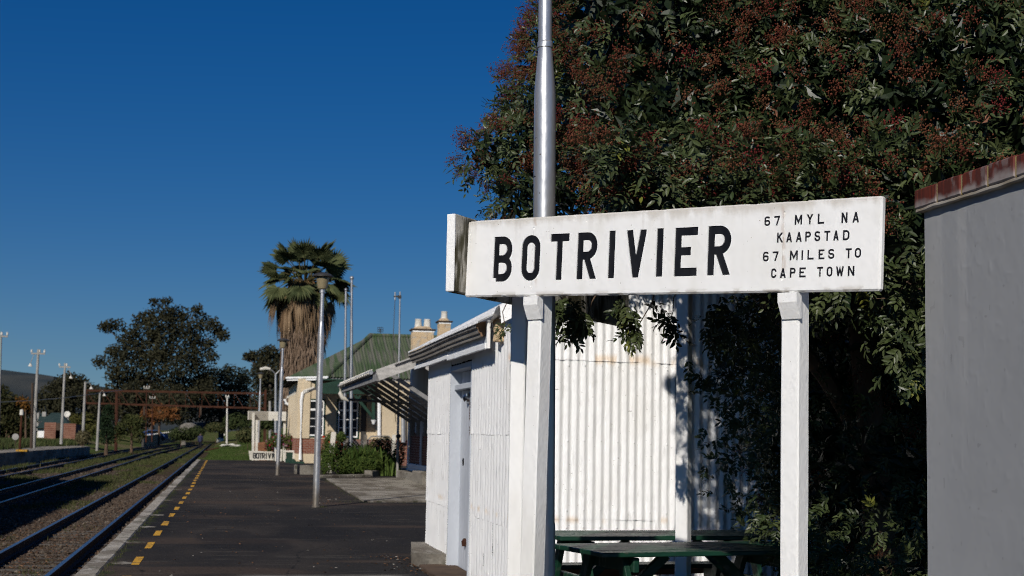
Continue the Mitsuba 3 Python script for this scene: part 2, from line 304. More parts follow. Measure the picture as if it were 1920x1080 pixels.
def _gwall(p, n, uv):
    a = fbm(p.y * 2.2, p.z * 2.2, 0, 4); sag = noise(p.y * 9, p.z * 0.5, 4)
    c = mix((0.345, 0.355, 0.37), (0.40, 0.41, 0.425), a)
    st = smoothstep(0.62, 0.85, sag) * smoothstep(1.2, 2.5, p.z)
    pit = smoothstep(0.93, 0.97, noise(p.y * 26, p.z * 26, 3)); c = mix(c, (0.20, 0.20, 0.21), pit * 0.4)
    ch = smoothstep(0.70, 0.76, fbm(p.y * 7, p.z * 7, 6, 3)); c = mix(c, (0.44, 0.45, 0.47), ch * 0.12)
    return mix(c, (0.50, 0.50, 0.50), st * 0.4)
mat('grey_wall', proc(_gwall), 0.65, 0.3, lambda p, n, uv: fbm(p.y * 22, p.z * 16, p.x * 5, 4) + 0.3 * smoothstep(0.72, 0.95, noise(p.y * 34, p.z * 30, 1)), 0.0032, 2e-3)
def _cop(p, n, uv):
    a = fbm(p.x * 10, p.y * 16, p.z * 8, 4); s = noise(p.y * 70, 0, p.z * 3)
    c = mix((0.185, 0.040, 0.024), (0.105, 0.030, 0.022), smoothstep(0.35, 0.65, a * 0.6 + s * 0.4))
    w = smoothstep(2.625, 2.585, p.z + (fbm(p.y * 14, 1, p.z * 14, 3) - 0.5) * 0.07)
    return mix(c, (0.46, 0.42, 0.40), dr.maximum(w * 0.75, smoothstep(0.66, 0.8, fbm(p.y * 20, 4, p.z * 9, 3)) * 0.3))
mat('coping_brick', proc(_cop), 0.45, 0.4, lambda p, n, uv: fbm(p.y * 40, p.z * 14, p.x * 14, 3), 0.002)
mat('mortar', tone((0.42, 0.31, 0.13), (0.36, 0.28, 0.15), 20, 20), 0.9, 0.1)
def vcol(name, rough_, spec, thin=0.0):
    scene[name] = {'type': 'twosided', 'bsdf': {'type': 'principled', 'base_color': {'type': 'mesh_attribute', 'name': 'vertex_color'}, 'roughness': rough_, 'specular': spec}}
vcol('leaf', 0.42, 0.40); vcol('matte_leaf', 0.8, 0.15); vcol('stone', 0.9, 0.15)
mat('bark', tone((0.20, 0.13, 0.085), (0.10, 0.07, 0.05), 8, 3), 0.9, 0.1, lambda p, n, uv: fbm(p.x * 22, p.y * 22, p.z * 6, 3), 0.02)
mat('gum_bark', tone((0.17, 0.14, 0.115), (0.08, 0.065, 0.05), 1, 0.5), 0.9, 0.1)
mat('tan_leather', (0.24, 0.14, 0.075), 0.6, 0.3)
mat('skin', (0.25, 0.15, 0.10), 0.6, 0.3)
mat('shirt', (0.055, 0.06, 0.12), 0.9, 0.1)
mat('trousers', (0.018, 0.018, 0.024), 0.9, 0.1)
mat('car_blue', (0.03, 0.09, 0.28), 0.25, 0.5, clearcoat=1.0)

# ---------------------------------------------------------------- terrain, tracks, platforms
RZ = -0.45                      # rail tops
def gz(x, y):
    x, y = np.asarray(x, float), np.asarray(y, float)
    ss = lambda a, b, v: (lambda t: t * t * (3 - 2 * t))(np.clip((v - a) / (b - a), 0, 1))
    h = -0.62 + 0.0 * x
    h = h + ss(-1.6, -0.6, x) * ss(78, 80, y) * 0.42
    h = h + ss(0.5, 7, x) * ss(86, 120, y) * 1.6 + ss(5, 30, x) * ss(120, 260, y) * 2.2
    h = h + ss(-13.5, -18, x) * ss(60, 66, y) * 0.75
    h = h + ss(-11.2, -13.5, x) * ss(118, 128, y) * 0.3
    return h
xs = np.unique(np.concatenate([np.linspace(-4000, -60, 12), np.linspace(-60, -14, 40), np.linspace(-14, 12, 131), np.linspace(12, 60, 40), np.linspace(60, 4000, 12)]))
ys = np.unique(np.concatenate([np.linspace(-400, 0, 5), np.linspace(0, 130, 120), np.linspace(130, 400, 60), np.linspace(400, 6000, 12)]))
def gf(X, Y):
    n = (meshkit.fbm(np.stack([X * 0.5, Y * 0.2, X * 0], -1), 3, 5) - 0.5)
    k = np.clip((np.abs(X) - 14) / 20, 0, 1) + np.clip((Y - 90) / 60, 0, 1)
    return np.stack([X, Y, gz(X, Y) + n * 0.35 * np.clip(k, 0, 1) - 0.02], -1)
struct('ground', grid(gf, xs, ys), 'field_grass', True)
# track bed: slightly raised ballast
tb = grid(lambda X, Y: np.stack([X, Y, gz(X * 0 - 4, Y) + 0.035 * (meshkit.noise(np.stack([X * 1.5, Y * 0.6, X * 0], -1), 3) - 0.3) - 0.01 - 0.5 * np.clip((-9.9 - X) / 0.6, 0, 1) * 0.1], -1),
          np.linspace(-10.85, -1.56, 48), np.concatenate([np.linspace(-5, 60, 140), np.linspace(61, 330, 160)]))
struct('track_bed', tb, 'ballast', True)
def rail(xc, y0, y1, dx=lambda y: 0 * y):
    ysr = np.linspace(y0, y1, 30)
    prof = np.array([(-.036, 0), (.036, 0), (.036, -.035), (.010, -.045), (.010, -.125), (.065, -.145), (.065, -.155), (-.065, -.155), (-.065, -.145), (-.010, -.125), (-.010, -.045), (-.036, -.035)])
    def ext(pr, closed=True):
        n = len(pr); X = dx(ysr)
        v = np.stack([np.repeat(pr[None, :, 0], len(ysr), 0) + xc + X[:, None], np.repeat(ysr[:, None], n, 1), np.repeat(pr[None, :, 1], len(ysr), 0) + RZ], -1).reshape(-1, 3)
        m = n if closed else n - 1
        i, j = np.meshgrid(np.arange(len(ysr) - 1), np.arange(m), indexing='ij')
        f = np.stack([i * n + j, (i + 1) * n + j, (i + 1) * n + (j + 1) % n, i * n + (j + 1) % n], -1).reshape(-1, 4)
        return trimesh.Trimesh(v, np.vstack([f[:, [0, 1, 2]], f[:, [0, 2, 3]]]), process=False)
    return ext(prof), ext(np.array([(-.033, .002), (.033, .002)]), False)
tlab = ['railway track with dark rails running beside the near platform edge', 'middle railway track between the near and far platforms', 'railway track running along the foot of the opposite platform']
def bend(c): return lambda y: c * np.clip((y - 120) / 100, 0, 2) ** 2
for k, (xa, xb, y0, y1, cb) in enumerate([(-2.27, -3.405, -4, 235, 0.0), (-5.70, -6.835, -4, 225, 2.0), (-8.75, -9.885, -4, 240, 3.0)]):
    t = thing('railway_track', tlab[k], 'railway track', 'railway tracks')
    for xr in (xa, xb):
        a, b = rail(xr, y0, y1, bend(cb)); r = add(t + '__rail', a, 'rail_side'); add(r + '__running_surface', b, 'rail_head')
    rs = np.random.RandomState(40 + k)
    for j in range(36 if k == 0 else 0):
        y = 14 + j * 0.72; xm = (xa + xb) / 2 + rs.normal(0, 0.02)
        add(t + '__sleeper', box(xm - .92, xm + .92, y - .11, y + .11, -0.72, -0.598 + rs.uniform(-.014, .004), .012), 'sleeper')
# a crossing rail bar near the platform end
# loose ballast stones and dry leaves, as far as single ones can be told apart
def stones(n, xr, yr, size, seed, zf=lambda x, y: gz(-4 + 0 * x, y), pal=((0.12, 0.085, 0.06), (0.055, 0.042, 0.034), (0.24, 0.20, 0.16))):
    rs = np.random.RandomState(seed)
    u = rs.rand(n); y = yr[0] * (yr[1] / yr[0]) ** u; x = rs.uniform(*xr, n)
    base = np.array([(1, 0, 0), (-1, 0, 0), (0, 1, 0), (0, -1, 0), (0, 0, 1), (0, 0, -1.0)]); fc = np.array([(0, 2, 4), (2, 1, 4), (1, 3, 4), (3, 0, 4), (2, 0, 5), (1, 2, 5), (3, 1, 5), (0, 3, 5)])
    s = size * rs.uniform(0.5, 1.3, (n, 1, 1)) * np.clip(y / 22, 1, 2)[:, None, None]
    v = base[None] * s * rs.uniform(0.55, 1.15, (n, 6, 1)) * np.array([1, 1, 0.65])
    a = rs.uniform(0, 6.28, n); ca, sa_ = np.cos(a)[:, None], np.sin(a)[:, None]
    tl = rs.normal(0, 0.4, (n, 1)); vz = v[..., 2] + v[..., 0] * tl
    v = np.stack([v[..., 0] * ca - v[..., 1] * sa_, v[..., 0] * sa_ + v[..., 1] * ca, vz], -1)
    v += np.stack([x, y, zf(x, y) + size * 0.25], -1)[:, None]
    f = (fc[None] + (np.arange(n) * 6)[:, None, None]).reshape(-1, 3)
    pal = np.array(pal); w = rs.dirichlet((0.9, 0.9, 0.25), n); col = (w @ pal) * rs.uniform(0.7, 1.25, (n, 1))
    return trimesh.Trimesh(v.reshape(-1, 3), f, process=False), np.repeat(col, 6, 0)
m1, c1 = stones(26000, (-4.9, -1.62), (14, 70), 0.032, 1); m2, c2 = stones(16000, (-10.4, -4.9), (24, 95), 0.034, 2)
key = thing('ballast_stones', 'loose brown ballast stones lying between the rails', 'gravel', None, 'stuff')
scene[key] = PLY(cat([m1, m2]), 'stone', color=np.vstack([c1, c2]))
def leafquads(pos, size, seed, nrm=None, elong=2.6, jit=0.7):
    """pointed folded leaves (4 triangles each) at pos; nrm: preferred outward direction"""
    rs = np.random.RandomState(seed); n = len(pos)
    size = np.broadcast_to(size, (n,))[:, None]
    a = rs.normal(size=(n, 3)); a /= np.linalg.norm(a, axis=1, keepdims=True)
    if nrm is not None:
        nn = nrm + jit * a; nn /= np.linalg.norm(nn, axis=1, keepdims=True)
    else: nn = a
    b = rs.normal(size=(n, 3)); b -= (b * nn).sum(1, keepdims=True) * nn; b /= np.linalg.norm(b, axis=1, keepdims=True); c = np.cross(nn, b)
    L, W = size, size / elong
    droop = rs.uniform(-.05, .25, (n, 1))
    v = np.stack([pos, pos + b * L * .45 + c * W * .5 + nn * W * .18, pos + b * L - nn * L * droop, pos + b * L * .45 - c * W * .5 + nn * W * .18, pos + b * L * .5 - nn * L * droop * .3], 1)
    fc = np.array([(0, 1, 4), (1, 2, 4), (2, 3, 4), (3, 0, 4)])
    return trimesh.Trimesh(v.reshape(-1, 3), (fc[None] + (np.arange(n) * 5)[:, None, None]).reshape(-1, 3), process=False), 5
def dry_leaves(n, xr, yr, size, seed, zf):
    rs = np.random.RandomState(seed); y = yr[0] * (yr[1] / yr[0]) ** rs.rand(n); x = rs.uniform(*xr, n)
    p = np.stack([x, y, zf(x, y) + 0.02], -1)
    m, k = leafquads(p, size * rs.uniform(.6, 1.3, n), seed, np.tile([0, 0, 1.0], (n, 1)), 2.0, 0.5)
    col = np.array([0.20, 0.10, 0.045]) * rs.uniform(0.4, 1.4, (n, 1)) + rs.uniform(0, .03, (n, 3))
    return m, np.repeat(col, k, 0)
m1, c1 = dry_leaves(7000, (-5.2, -1.6), (14, 55), 0.06, 3, lambda x, y: gz(-4 + 0 * x, y))
key = thing('fallen_leaves', 'dry brown leaves scattered over the ballast', 'leaves', None, 'stuff')
scene[key] = PLY(m1, 'matte_leaf', color=c1)
def tufts(p, h, seed, blades=7, spread=0.06, c0=(0.048, 0.072, 0.020), c1=(0.12, 0.115, 0.045)):
    """grass tufts: thin bent blades"""
    rs = np.random.RandomState(seed); n = len(p) * blades
    o = np.repeat(p, blades, 0) + np.concatenate([rs.normal(0, spread, (n, 2)), np.zeros((n, 1))], 1)
    hh = np.repeat(np.broadcast_to(h, (len(p),)), blades)[:, None] * rs.uniform(.5, 1.2, (n, 1))
    a = rs.uniform(0, 6.28, n); d = np.stack([np.cos(a), np.sin(a), 0 * a], -1); s = np.stack([-d[:, 1], d[:, 0], 0 * a], -1)
    w = hh * 0.055; z = np.array([0, 0, 1.0]); bend_ = rs.uniform(.1, .7, (n, 1))
    v = np.stack([o - s * w, o + s * w, o + z * hh * .6 + d * hh * bend_ * .25 - s * w * .7, o + z * hh * .6 + d * hh * bend_ * .25 + s * w * .7, o + z * hh * (1 - bend_ * .25) + d * hh * bend_ * .8], 1)
    fc = np.array([(0, 1, 3), (0, 3, 2), (2, 3, 4)])
    t_ = rs.rand(n, 1); col = np.array(c0) * (1 - t_) + np.array(c1) * t_
    return trimesh.Trimesh(v.reshape(-1, 3), (fc[None] + (np.arange(n) * 5)[:, None, None]).reshape(-1, 3), process=False), np.repeat(col, 5, 0)
rs = np.random.RandomState(11)
P = []
for n, xr, yr, hh in [(420, (-4.7, -1.75), (15, 60), .10), (2600, (-5.6, -3.5), (40, 150), .13), (2200, (-8.6, -6.9), (40, 150), .14), (900, (-10.4, -9.9), (45, 140), .2), (1500, (-3.3, -2.35), (60, 180), .10), (700, (-6.7, -5.8), (45, 150), .10)]:
    y = yr[0] * (yr[1] / yr[0]) ** rs.rand(n); x = rs.uniform(*xr, n)
    ok = meshkit.noise(np.stack([x * 1.1, y * .3, 0 * x], -1), 9) > (0.60 if hh == .10 else 0.47)
    x, y = x[ok], y[ok]; P.append(np.stack([x, y, gz(0 * x - 4, y) - .01, hh * np.clip(y / 45, 1, 1.5)], -1))
P = np.vstack(P)
m1, c1 = tufts(P[:, :3], P[:, 3], 12, 9, .09)
key = thing('track_grass', 'grass and weeds growing between the railway tracks', 'grass', None, 'stuff')
scene[key] = PLY(m1, 'matte_leaf', color=c1)
rs = np.random.RandomState(13); n = 9000
y = 79.2 * (190 / 79.2) ** rs.rand(n); x = rs.uniform(-1.5, 14, n)
m1, c1 = tufts(np.stack([x, y, gz(x, y) - .03], -1), .16 + .25 * np.clip((x - 3) / 6, 0, 1) * np.clip((y - 85) / 20, 0, 1), 14, 6, .14, (0.035, 0.085, 0.014), (0.09, 0.12, 0.028))
key = thing('meadow_grass', 'green grass on the verge beyond the end of the platform', 'grass', None, 'stuff')
scene[key] = PLY(m1, 'matte_leaf', color=c1)

# near platform
PE = -1.25
struct('platform', cat([polybox([(PE, -6), (40, -6), (40, 79.2), (PE, 79.2)], -1.4, 0.0)]), 'asphalt')
rs = np.random.RandomState(5)
y = 4.0; k = 0
while y < 79:
    L = 2.4; ln = min(L, 79.2 - y); ox = rs.uniform(-.012, .012)
    b = rough(box(-1.47 + ox, PE - .004, y + .008, y + ln - .008, -0.22, 0.012 + rs.uniform(-.004, .006), .018), .008, 3, k, 0.35)
    kk = add('platform__edge_slab', b, 'edge_concrete', 30); y += L; k += 1
struct('platform_wall', box(-1.40, PE - .01, 4, 79.0, -1.3, -0.225), 'concrete')
dash_px = [(268, 1040), (0, 0)]
rs = np.random.RandomState(6)
y = 13.08 - .5
while y < 78.3:
    x = np.interp(y, [16, 37, 75], [-.955, -.855, -.93]) + rs.uniform(-.008, .008)
    pts = [(x - .045 + rs.uniform(-.01, .01), y), (x + .045 + rs.uniform(-.01, .01), y + rs.uniform(-.04, .04)), (x + .045, y + 1.02 + rs.uniform(-.05, .05)), (x - .045, y + 1.02)]
    add('platform__yellow_dash', polybox(pts, 0.001, 0.005), 'yellow_paint'); y += 2.37
for (px, py, w) in [(372, 1056, 0), (400, 1017, 0), (421, 988, 0), (434, 966, 0), (450, 938, 0), (470, 918, 0)]:
    q = at(px * 0 + {1056: 228, 1017: 256, 988: 279, 966: 295, 938: 312, 918: 329}[py], py, z=0)
    rp = np.random.RandomState(int(py)); th_ = np.linspace(0, 6.283, 15)[:-1]; pts = [(q[0] + .15 * math.cos(t) * rp.uniform(.55, 1.15), q[1] + .16 * math.sin(t) * rp.uniform(.4, 1.3)) for t in th_]
    add('platform__worn_patch', polybox(pts, 0.001, 0.004), 'concrete')
# pale paving slab in front of the station building
S0, S1, S2, S3 = at(683, 942, z=0), at(606, 899, z=0), at(820, 892, z=0), at(830, 932, z=0)
struct('paving', polybox([(S0[0], S0[1]), (S1[0] + .1, S1[1]), (6.2, 50.5), (6.2, 33.6)], 0.0, 0.035), 'concrete')
rs = np.random.RandomState(15)
e = np.linspace(0, 1, 90)[:, None]; pe = S0[None] * (1 - e) + (S1 + [.1, 0, 0])[None] * e
m1, c1 = tufts(np.concatenate([np.stack([pe[:, 0] + rs.normal(-.05, .06, 90), pe[:, 1], 0 * pe[:, 0]], -1), np.stack([rs.uniform(2.2, 6, 60), 33 + rs.normal(0, .3, 60), np.zeros(60)], -1), np.stack([1.95 + rs.normal(0, .07, 14), 30.55 + rs.normal(0, .1, 14), np.zeros(14)], -1),
    np.stack([PE + .04 + rs.normal(0, .012, 200), 15 * (60 / 15) ** rs.rand(200), np.zeros(200)], -1)]), .035, 16, 6, .025)
key = thing('joint_weeds', 'low weeds growing in the joints of the platform paving', 'weeds', None, 'stuff')
scene[key] = PLY(m1, 'matte_leaf', color=c1)

rs = np.random.RandomState(17); q = np.concatenate([np.stack([rs.normal(2.05, .16, 110), rs.uniform(16.2, 18.6, 110)], -1), np.stack([rs.uniform(-1, 2.4, 160), 15 * (45 / 15) ** rs.rand(160)], -1), np.stack([rs.normal(2.25, .15, 60), rs.normal(34, 1.2, 60)], -1)])
m1, kk_ = leafquads(np.column_stack([q, np.full(len(q), .012)]), .045 * rs.uniform(.5, 1.4, len(q)), 18, np.tile([0, 0, 1.0], (len(q), 1)), 2.0, .4)
key = thing('platform_litter', 'small dry leaves and grit scattered on the asphalt platform', 'litter', None, 'stuff')
scene[key] = PLY(m1, 'matte_leaf', color=np.repeat(np.where(rs.rand(len(q), 1) < .25, np.array([[.5, .47, .42]]), np.array([[.20, .10, .05]])) * rs.uniform(.5, 1.2, (len(q), 1)), kk_, 0))
# opposite platform
L0, L1 = at(-60, 887, z=-.63), at(168, 858, z=-.63)
zt0 = at(0, 850, y=at(0, 882, z=-.63)[1])[2]; zt1 = at(168, 838, y=L1[1])[2]
pts = [(L0[0] + (L0[0] - L1[0]) * 1.5, L0[1] + (L0[1] - L1[1]) * 1.5), (L1[0], L1[1]), (L1[0] - .6, L1[1] + 3), (L1[0] - 7, L1[1] + 4), (-30, L1[1] + 4), (-30, 8)]
struct('opposite_platform', polybox(pts, -1.5, (zt0 + zt1) / 2), 'concrete')
OPZ = (zt0 + zt1) / 2

# ---------------------------------------------------------------- lettering (flat condensed sign hand)
def arc(cx, cy, r, a0, a1, n=8, ry=None):
    a = np.radians(np.linspace(a0, a1, n)); return [(cx + r * math.cos(q), cy + (ry or r) * math.sin(q)) for q in a]
def glyph(ch, w, t):
    """outline of a capital or figure: height 1, width w, stroke t"""
    l, r, b, p = t / 2, w - t / 2, t / 2, 1 - t / 2; m = 0.5; R = min((r - l) / 2, 0.30); xm = (l + r) / 2
    S = {'I': [[(w / 2, 0), (w / 2, 1)]], 'T': [[(0, p), (w, p)], [(xm, 0), (xm, 1)]], 'L': [[(l, 1), (l, b), (w, b)]],
         'E': [[(w, p), (l, p), (l, b), (w, b)], [(l, m + .01), (w * .72, m + .01)]], 'N': [[(l, 0), (l, 1)], [(r, 0), (r, 1)], [(l, 1 - .02), (r, .02)]],
         'M': [[(l, 0), (l, 1)], [(r, 0), (r, 1)], [(l, .98), (xm, .25), (r, .98)]], 'V': [[(l - .02, 1.05), (xm, .04), (r + .02, 1.05)]],
         'W': [[(l - .02, 1.05), (w * .29, .05), (xm, .72), (w * .71, .05), (r + .02, 1.05)]], 'A': [[(l - .02, -.05), (xm, .95), (r + .02, -.05)], [(w * .24, .3), (w * .76, .3)]],
         'Y': [[(l - .03, 1.05), (xm, .5), (r + .03, 1.05)], [(xm, .5), (xm, 0)]], 'K': [[(l, 0), (l, 1)], [(l, .42), (r + .02, 1.05)], [(w * .38, .56), (r + .03, -.05)]],
         '7': [[(0, p), (r, p), (w * .42, -.05)]],
         'O': [[(l, m)] + arc(l + R, p - R, R, 180, 90) + arc(r - R, p - R, R, 90, 0) + arc(r - R, b + R, R, 0, -90) + arc(l + R, b + R, R, -90, -180) + [(l, m)]],
         'D': [[(l, 0), (l, p)] + arc(r - R, p - R, R, 90, 0) + arc(r - R, b + R, R, 0, -90) + [(l, b)]],
         'C': [arc(r - R, p - R * 1.1, R, -5, 90) + arc(l + R, p - R, R, 90, 180) + arc(l + R, b + R, R, 180, 270) + arc(r - R, b + R * 1.1, R, -90, 5)]}
    q = (p - m) / 2
    Q = min(q, (r - l) * .5)
    S['P'] = [[(l, 0), (l, p)] + arc(r - Q, p - Q, Q, 90, 0) + arc(r - Q, m + Q, Q, 0, -90) + [(l, m)]]
    S['R'] = [S['P'][0], [(w * .45, m), (r + .01, -.05)]]
    S['B'] = [[(l, b), (l, p)] + arc(r - Q - .01, p - Q, Q, 90, 0) + arc(r - Q - .01, m + Q, Q, 0, -90) + [(l, m)], [(r - Q, m)] + arc(r - Q, m - Q, Q, 90, 0) + arc(r - Q, b + Q, Q, 0, -90) + [(l, b)]]
    S['S'] = [arc(r - Q, p - Q, Q, 20, 90) + arc(l + Q, p - Q, Q, 90, 180) + arc(l + Q, m + Q, Q, 180, 270) + arc(r - Q, m - Q, Q, 90, 0) + arc(r - Q, b + Q, Q, 0, -90) + arc(l + Q, b + Q, Q, -90, -200)]
    S['6'] = [arc(r - Q, p - Q, Q, 20, 90) + arc(l + Q, p - Q, Q, 90, 180) + arc(l + Q, b + Q, Q, 180, 270) + arc(r - Q, b + Q, Q, -90, 0) + arc(r - Q, m - Q + .03, Q, 0, 90) + arc(l + Q, m - Q + .03, Q, 90, 170)]
    g = unary_union([sg.LineString(s).buffer(t / 2, cap_style=2, join_style=2, mitre_limit=3) for s in S[ch]])
    return g.intersection(sg.box(0, 0, w, 1)).buffer(0)
def tom(m): return m3.Manifold(m3.Mesh(vert_properties=np.array(m.vertices, np.float32), tri_verts=np.array(m.faces, np.uint32)))

# ---------------------------------------------------------------- station name sign: two boards meeting in a V
P0, P1 = np.array([1.287, 8.279, 2.274]), np.array([2.85, 6.234, 2.177])
BL = np.linalg.norm(P1 - P0); BH, BT = 0.43, 0.040
ex = (P1 - P0) / BL; nh = np.array([-0.795, -0.607, 0]); nh = np.array([ex[1], -ex[0], 0]); nh /= np.linalg.norm(nh); ey = np.cross(nh, ex)
FB = frame(P0, ex, ey, nh)
def bl(px, py):
    d = ROT @ np.array([px - CX, -(py - CY), FPX]); t = ((P0 - CAM) @ nh) / (d @ nh); q = CAM + t * d - P0
    return q @ ex, q @ ey
sign = thing('station_sign', 'white wooden station name board with black carved letters on two white posts', 'sign', 'station name boards in front of the shed')
board = tom(rbox(BL, BH, BT, 0.009).apply_translation((BL / 2, BH / 2, -BT / 2)))
letters = []
def zl(x, a, b, f): return f
big = [('B', 923.3, 958.2), ('O', 975.6, 1010.3), ('T', 1029, 1064.3), ('R', 1080, 1117.3), ('I', 1138, 1151.7), ('V', 1172, 1209), ('I', 1228, 1241.7), ('E', 1263, 1305.6), ('R', 1325, 1368.6)]
for ch, a, b in big:
    f = (a - 923.3) / (1368.6 - 923.3); top, bot = 443.6 + (421 - 443.6) * f, 528 + (514.5 - 528) * f
    letters.append((ch, bl(a, bot)[0], bl(b, bot)[0], bl((a + b) / 2, bot)[1], bl((a + b) / 2, top)[1], .168))
z7 = lambda v: 1280 + v / 3.6
rows = [((238, 302), (205, 278), 550, 1190, [('6', 550, 590), ('7', 615, 655), ('M', 755, 805), ('Y', 835, 880), ('L', 910, 955), ('N', 1070, 1112), ('A', 1145, 1190)]),
        ((347, 415), (328, 397), 635, 1125, [('K', 635, 677), ('A', 697, 738), ('A', 763, 803), ('P', 825, 865), ('S', 888, 928), ('T', 953, 995), ('A', 1015, 1052), ('D', 1080, 1125)]),
        ((476, 541), (448, 516), 540, 1203, [('6', 540, 580), ('7', 605, 645), ('M', 722, 776), ('I', 799, 812), ('L', 840, 884), ('E', 915, 956), ('S', 980, 1023), ('T', 1098, 1140), ('O', 1160, 1203)]),
        ((588, 655), (570, 638), 595, 1158, [('C', 595, 632), ('A', 655, 695), ('P', 722, 761), ('E', 785, 830), ('T', 905, 946), ('O', 970, 1010), ('W', 1033, 1086), ('N', 1113, 1158)])]
for (t0, b0), (t1, b1), xa, xb, chs in rows:
    for ch, a, b in chs:
        f = ((a + b) / 2 - xa) / (xb - xa); top, bot = 340 + (t0 + (t1 - t0) * f) / 3.6, 340 + (b0 + (b1 - b0) * f) / 3.6
        letters.append((ch, bl(z7(a), bot)[0], bl(z7(b), bot)[0], bl(z7((a + b) / 2), bot)[1], bl(z7((a + b) / 2), top)[1], .195))
cuts, plates = [], []
rs = np.random.RandomState(21)
for ch, s0, s1, h0, h1, t in letters:
    hh = h1 - h0; g = glyph(ch, (s1 - s0) / hh, t)
    g = sa.affine_transform(g, [hh, 0, 0, hh, s0, h0])
    deep = 0.009 if hh > .15 else 0.005
    c = extr(g, deep + .02); c.apply_translation((0, 0, -deep)); cuts.append(tom(c))
    pl = extr(g.buffer(-0.0004), 0.003); pl.apply_translation((0, 0, -deep - .0002)); plates.append(pl)
cr = []
for (xa, ya, xb, yb, w) in [(1001, 431, 996, 541, .0022), (1470.5, 399, 1466, 524, .0020)]:
    (sa_, ha), (sb, hb) = bl(xa, ya), bl(xb, yb); n = 9; tt = np.linspace(0, 1, n)
    line = sg.LineString([(sa_ + (sb - sa_) * q + rs.normal(0, .0022), ha + (hb - ha) * q) for q in tt]).buffer(w)
    e_ = extr(line, .03); e_.apply_translation((0, 0, -.006)); cr.append(tom(e_))
for (px, py, rad) in [(1001, 428, .007), (995, 536, .006), (1471, 399, .007), (1466, 523, .008), (1100, 415, .004)]:
    s, h = bl(px, py); c = trimesh.creation.icosphere(1, rad); c.apply_translation((s, h, 0)); cr.append(tom(c))
# splintered lower edge
for q in range(26):
    s = rs.uniform(0.02, BL - .02); c = trimesh.creation.icosphere(1, 1.0); c.apply_scale((rs.uniform(.008, .05), rs.uniform(.004, .009), rs.uniform(.006, .02)))
    c.apply_translation((s, 0 if q % 2 else BH, rs.uniform(-.02, .004))); cr.append(tom(c))
bm = board - m3.Manifold.batch_boolean(cuts + cr, m3.OpType.Add)
bk = add(sign + '__board', man(bm).apply_transform(FB), 'board_paint')
for pl in plates: add(bk + '__letter', pl.apply_transform(FB), 'letter_black')
PW = 0.098
def on_plane(px, py, o, n):
    d = ROT @ np.array([px - CX, -(py - CY), FPX]); return CAM + ((o - CAM) @ n) / (d @ n) * d
hx = np.array([ex[0], ex[1], 0]); hx /= np.linalg.norm(hx)
def post_mesh(foot, top, ax, ay, w=PW, seed=0):
    m = bar(foot, top, w, w, .007, up=ax); return rough(m, .0022, 3.0, seed, 0.12)
for k, (px, lean) in enumerate([(1010.5, -.035), (1497, -.012)]):
    q = on_plane(px, 720, P0 - nh * BT, nh); c = q - hx * PW / 2 - nh * (PW / 2 + .002)
    foot = np.array([c[0], c[1], -0.02]) + hx * lean * 1.0; top = np.array([c[0], c[1], 2.62 - k * .06]) - hx * lean * .35
    pk = add(sign + '__post', post_mesh(foot, top, hx, nh, seed=60 + k), 'white_paint')
    s = (q - P0) @ ex - PW * .75; zb = (P0 + ex * s)[2]
    o = P0 + ex * s
    prof = sg.Polygon([(.0, -.003), (.0, -.125), (.010, -.125), (BT + .006, -.048), (BT + .006, -.003)])   # depth forward, height
    m = extr(prof, PW * 1.04); base = P0 - nh * BT + ex * ((q - P0) @ ex + PW * .02); base = np.array([base[0], base[1], zb])
    m.apply_transform(frame(base, nh, np.array([0, 0, 1.0]), np.cross(nh, [0, 0, 1.0])))
    add(sign + '__bracket', rough(m, .0015, 30, 3 + k, .03), 'white_paint')
# rear board
sign2 = thing('station_sign', 'rear white board of the V-shaped station sign, mossy back edge, half hidden', 'sign', None)
Q0 = np.array([1.176, 8.21, 2.292]); e2 = np.array([0.607, 0.795, -0.004]); e2 /= np.linalg.norm(e2); n2 = np.array([-0.795, 0.607, 0]); n2 /= np.linalg.norm(n2)
m = rough(rbox(2.57, .048, .44, .008), .002, 8, 5, .12); m.apply_transform(frame(Q0 + e2 * 1.285 - n2 * .024 + [0, 0, .22], e2, n2, np.array([0, 0, 1.0])))
add(sign2 + '__board', m, 'mossy_paint')
m = rbox(.012, .052, .435, .004); m.apply_transform(frame(Q0 - e2 * .0065 - n2 * .024 + [0, 0, .22], e2, n2, np.array([0, 0, 1.0])))
add(sign2 + '__end_strip', rough(m, .0018, 12, 9, .05), 'white_paint')
for k, px in enumerate([956, 1265.5]):
    q = on_plane(px, 700 if k == 0 else 950, Q0 - n2 * .050, n2); c = q + e2 * PW / 2 - n2 * (PW / 2)
    foot, top = np.array([c[0], c[1], -.02]), np.array([c[0], c[1], 2.64])
    add(sign2 + '__post', post_mesh(foot, top, e2, n2, seed=70 + k), 'white_paint')

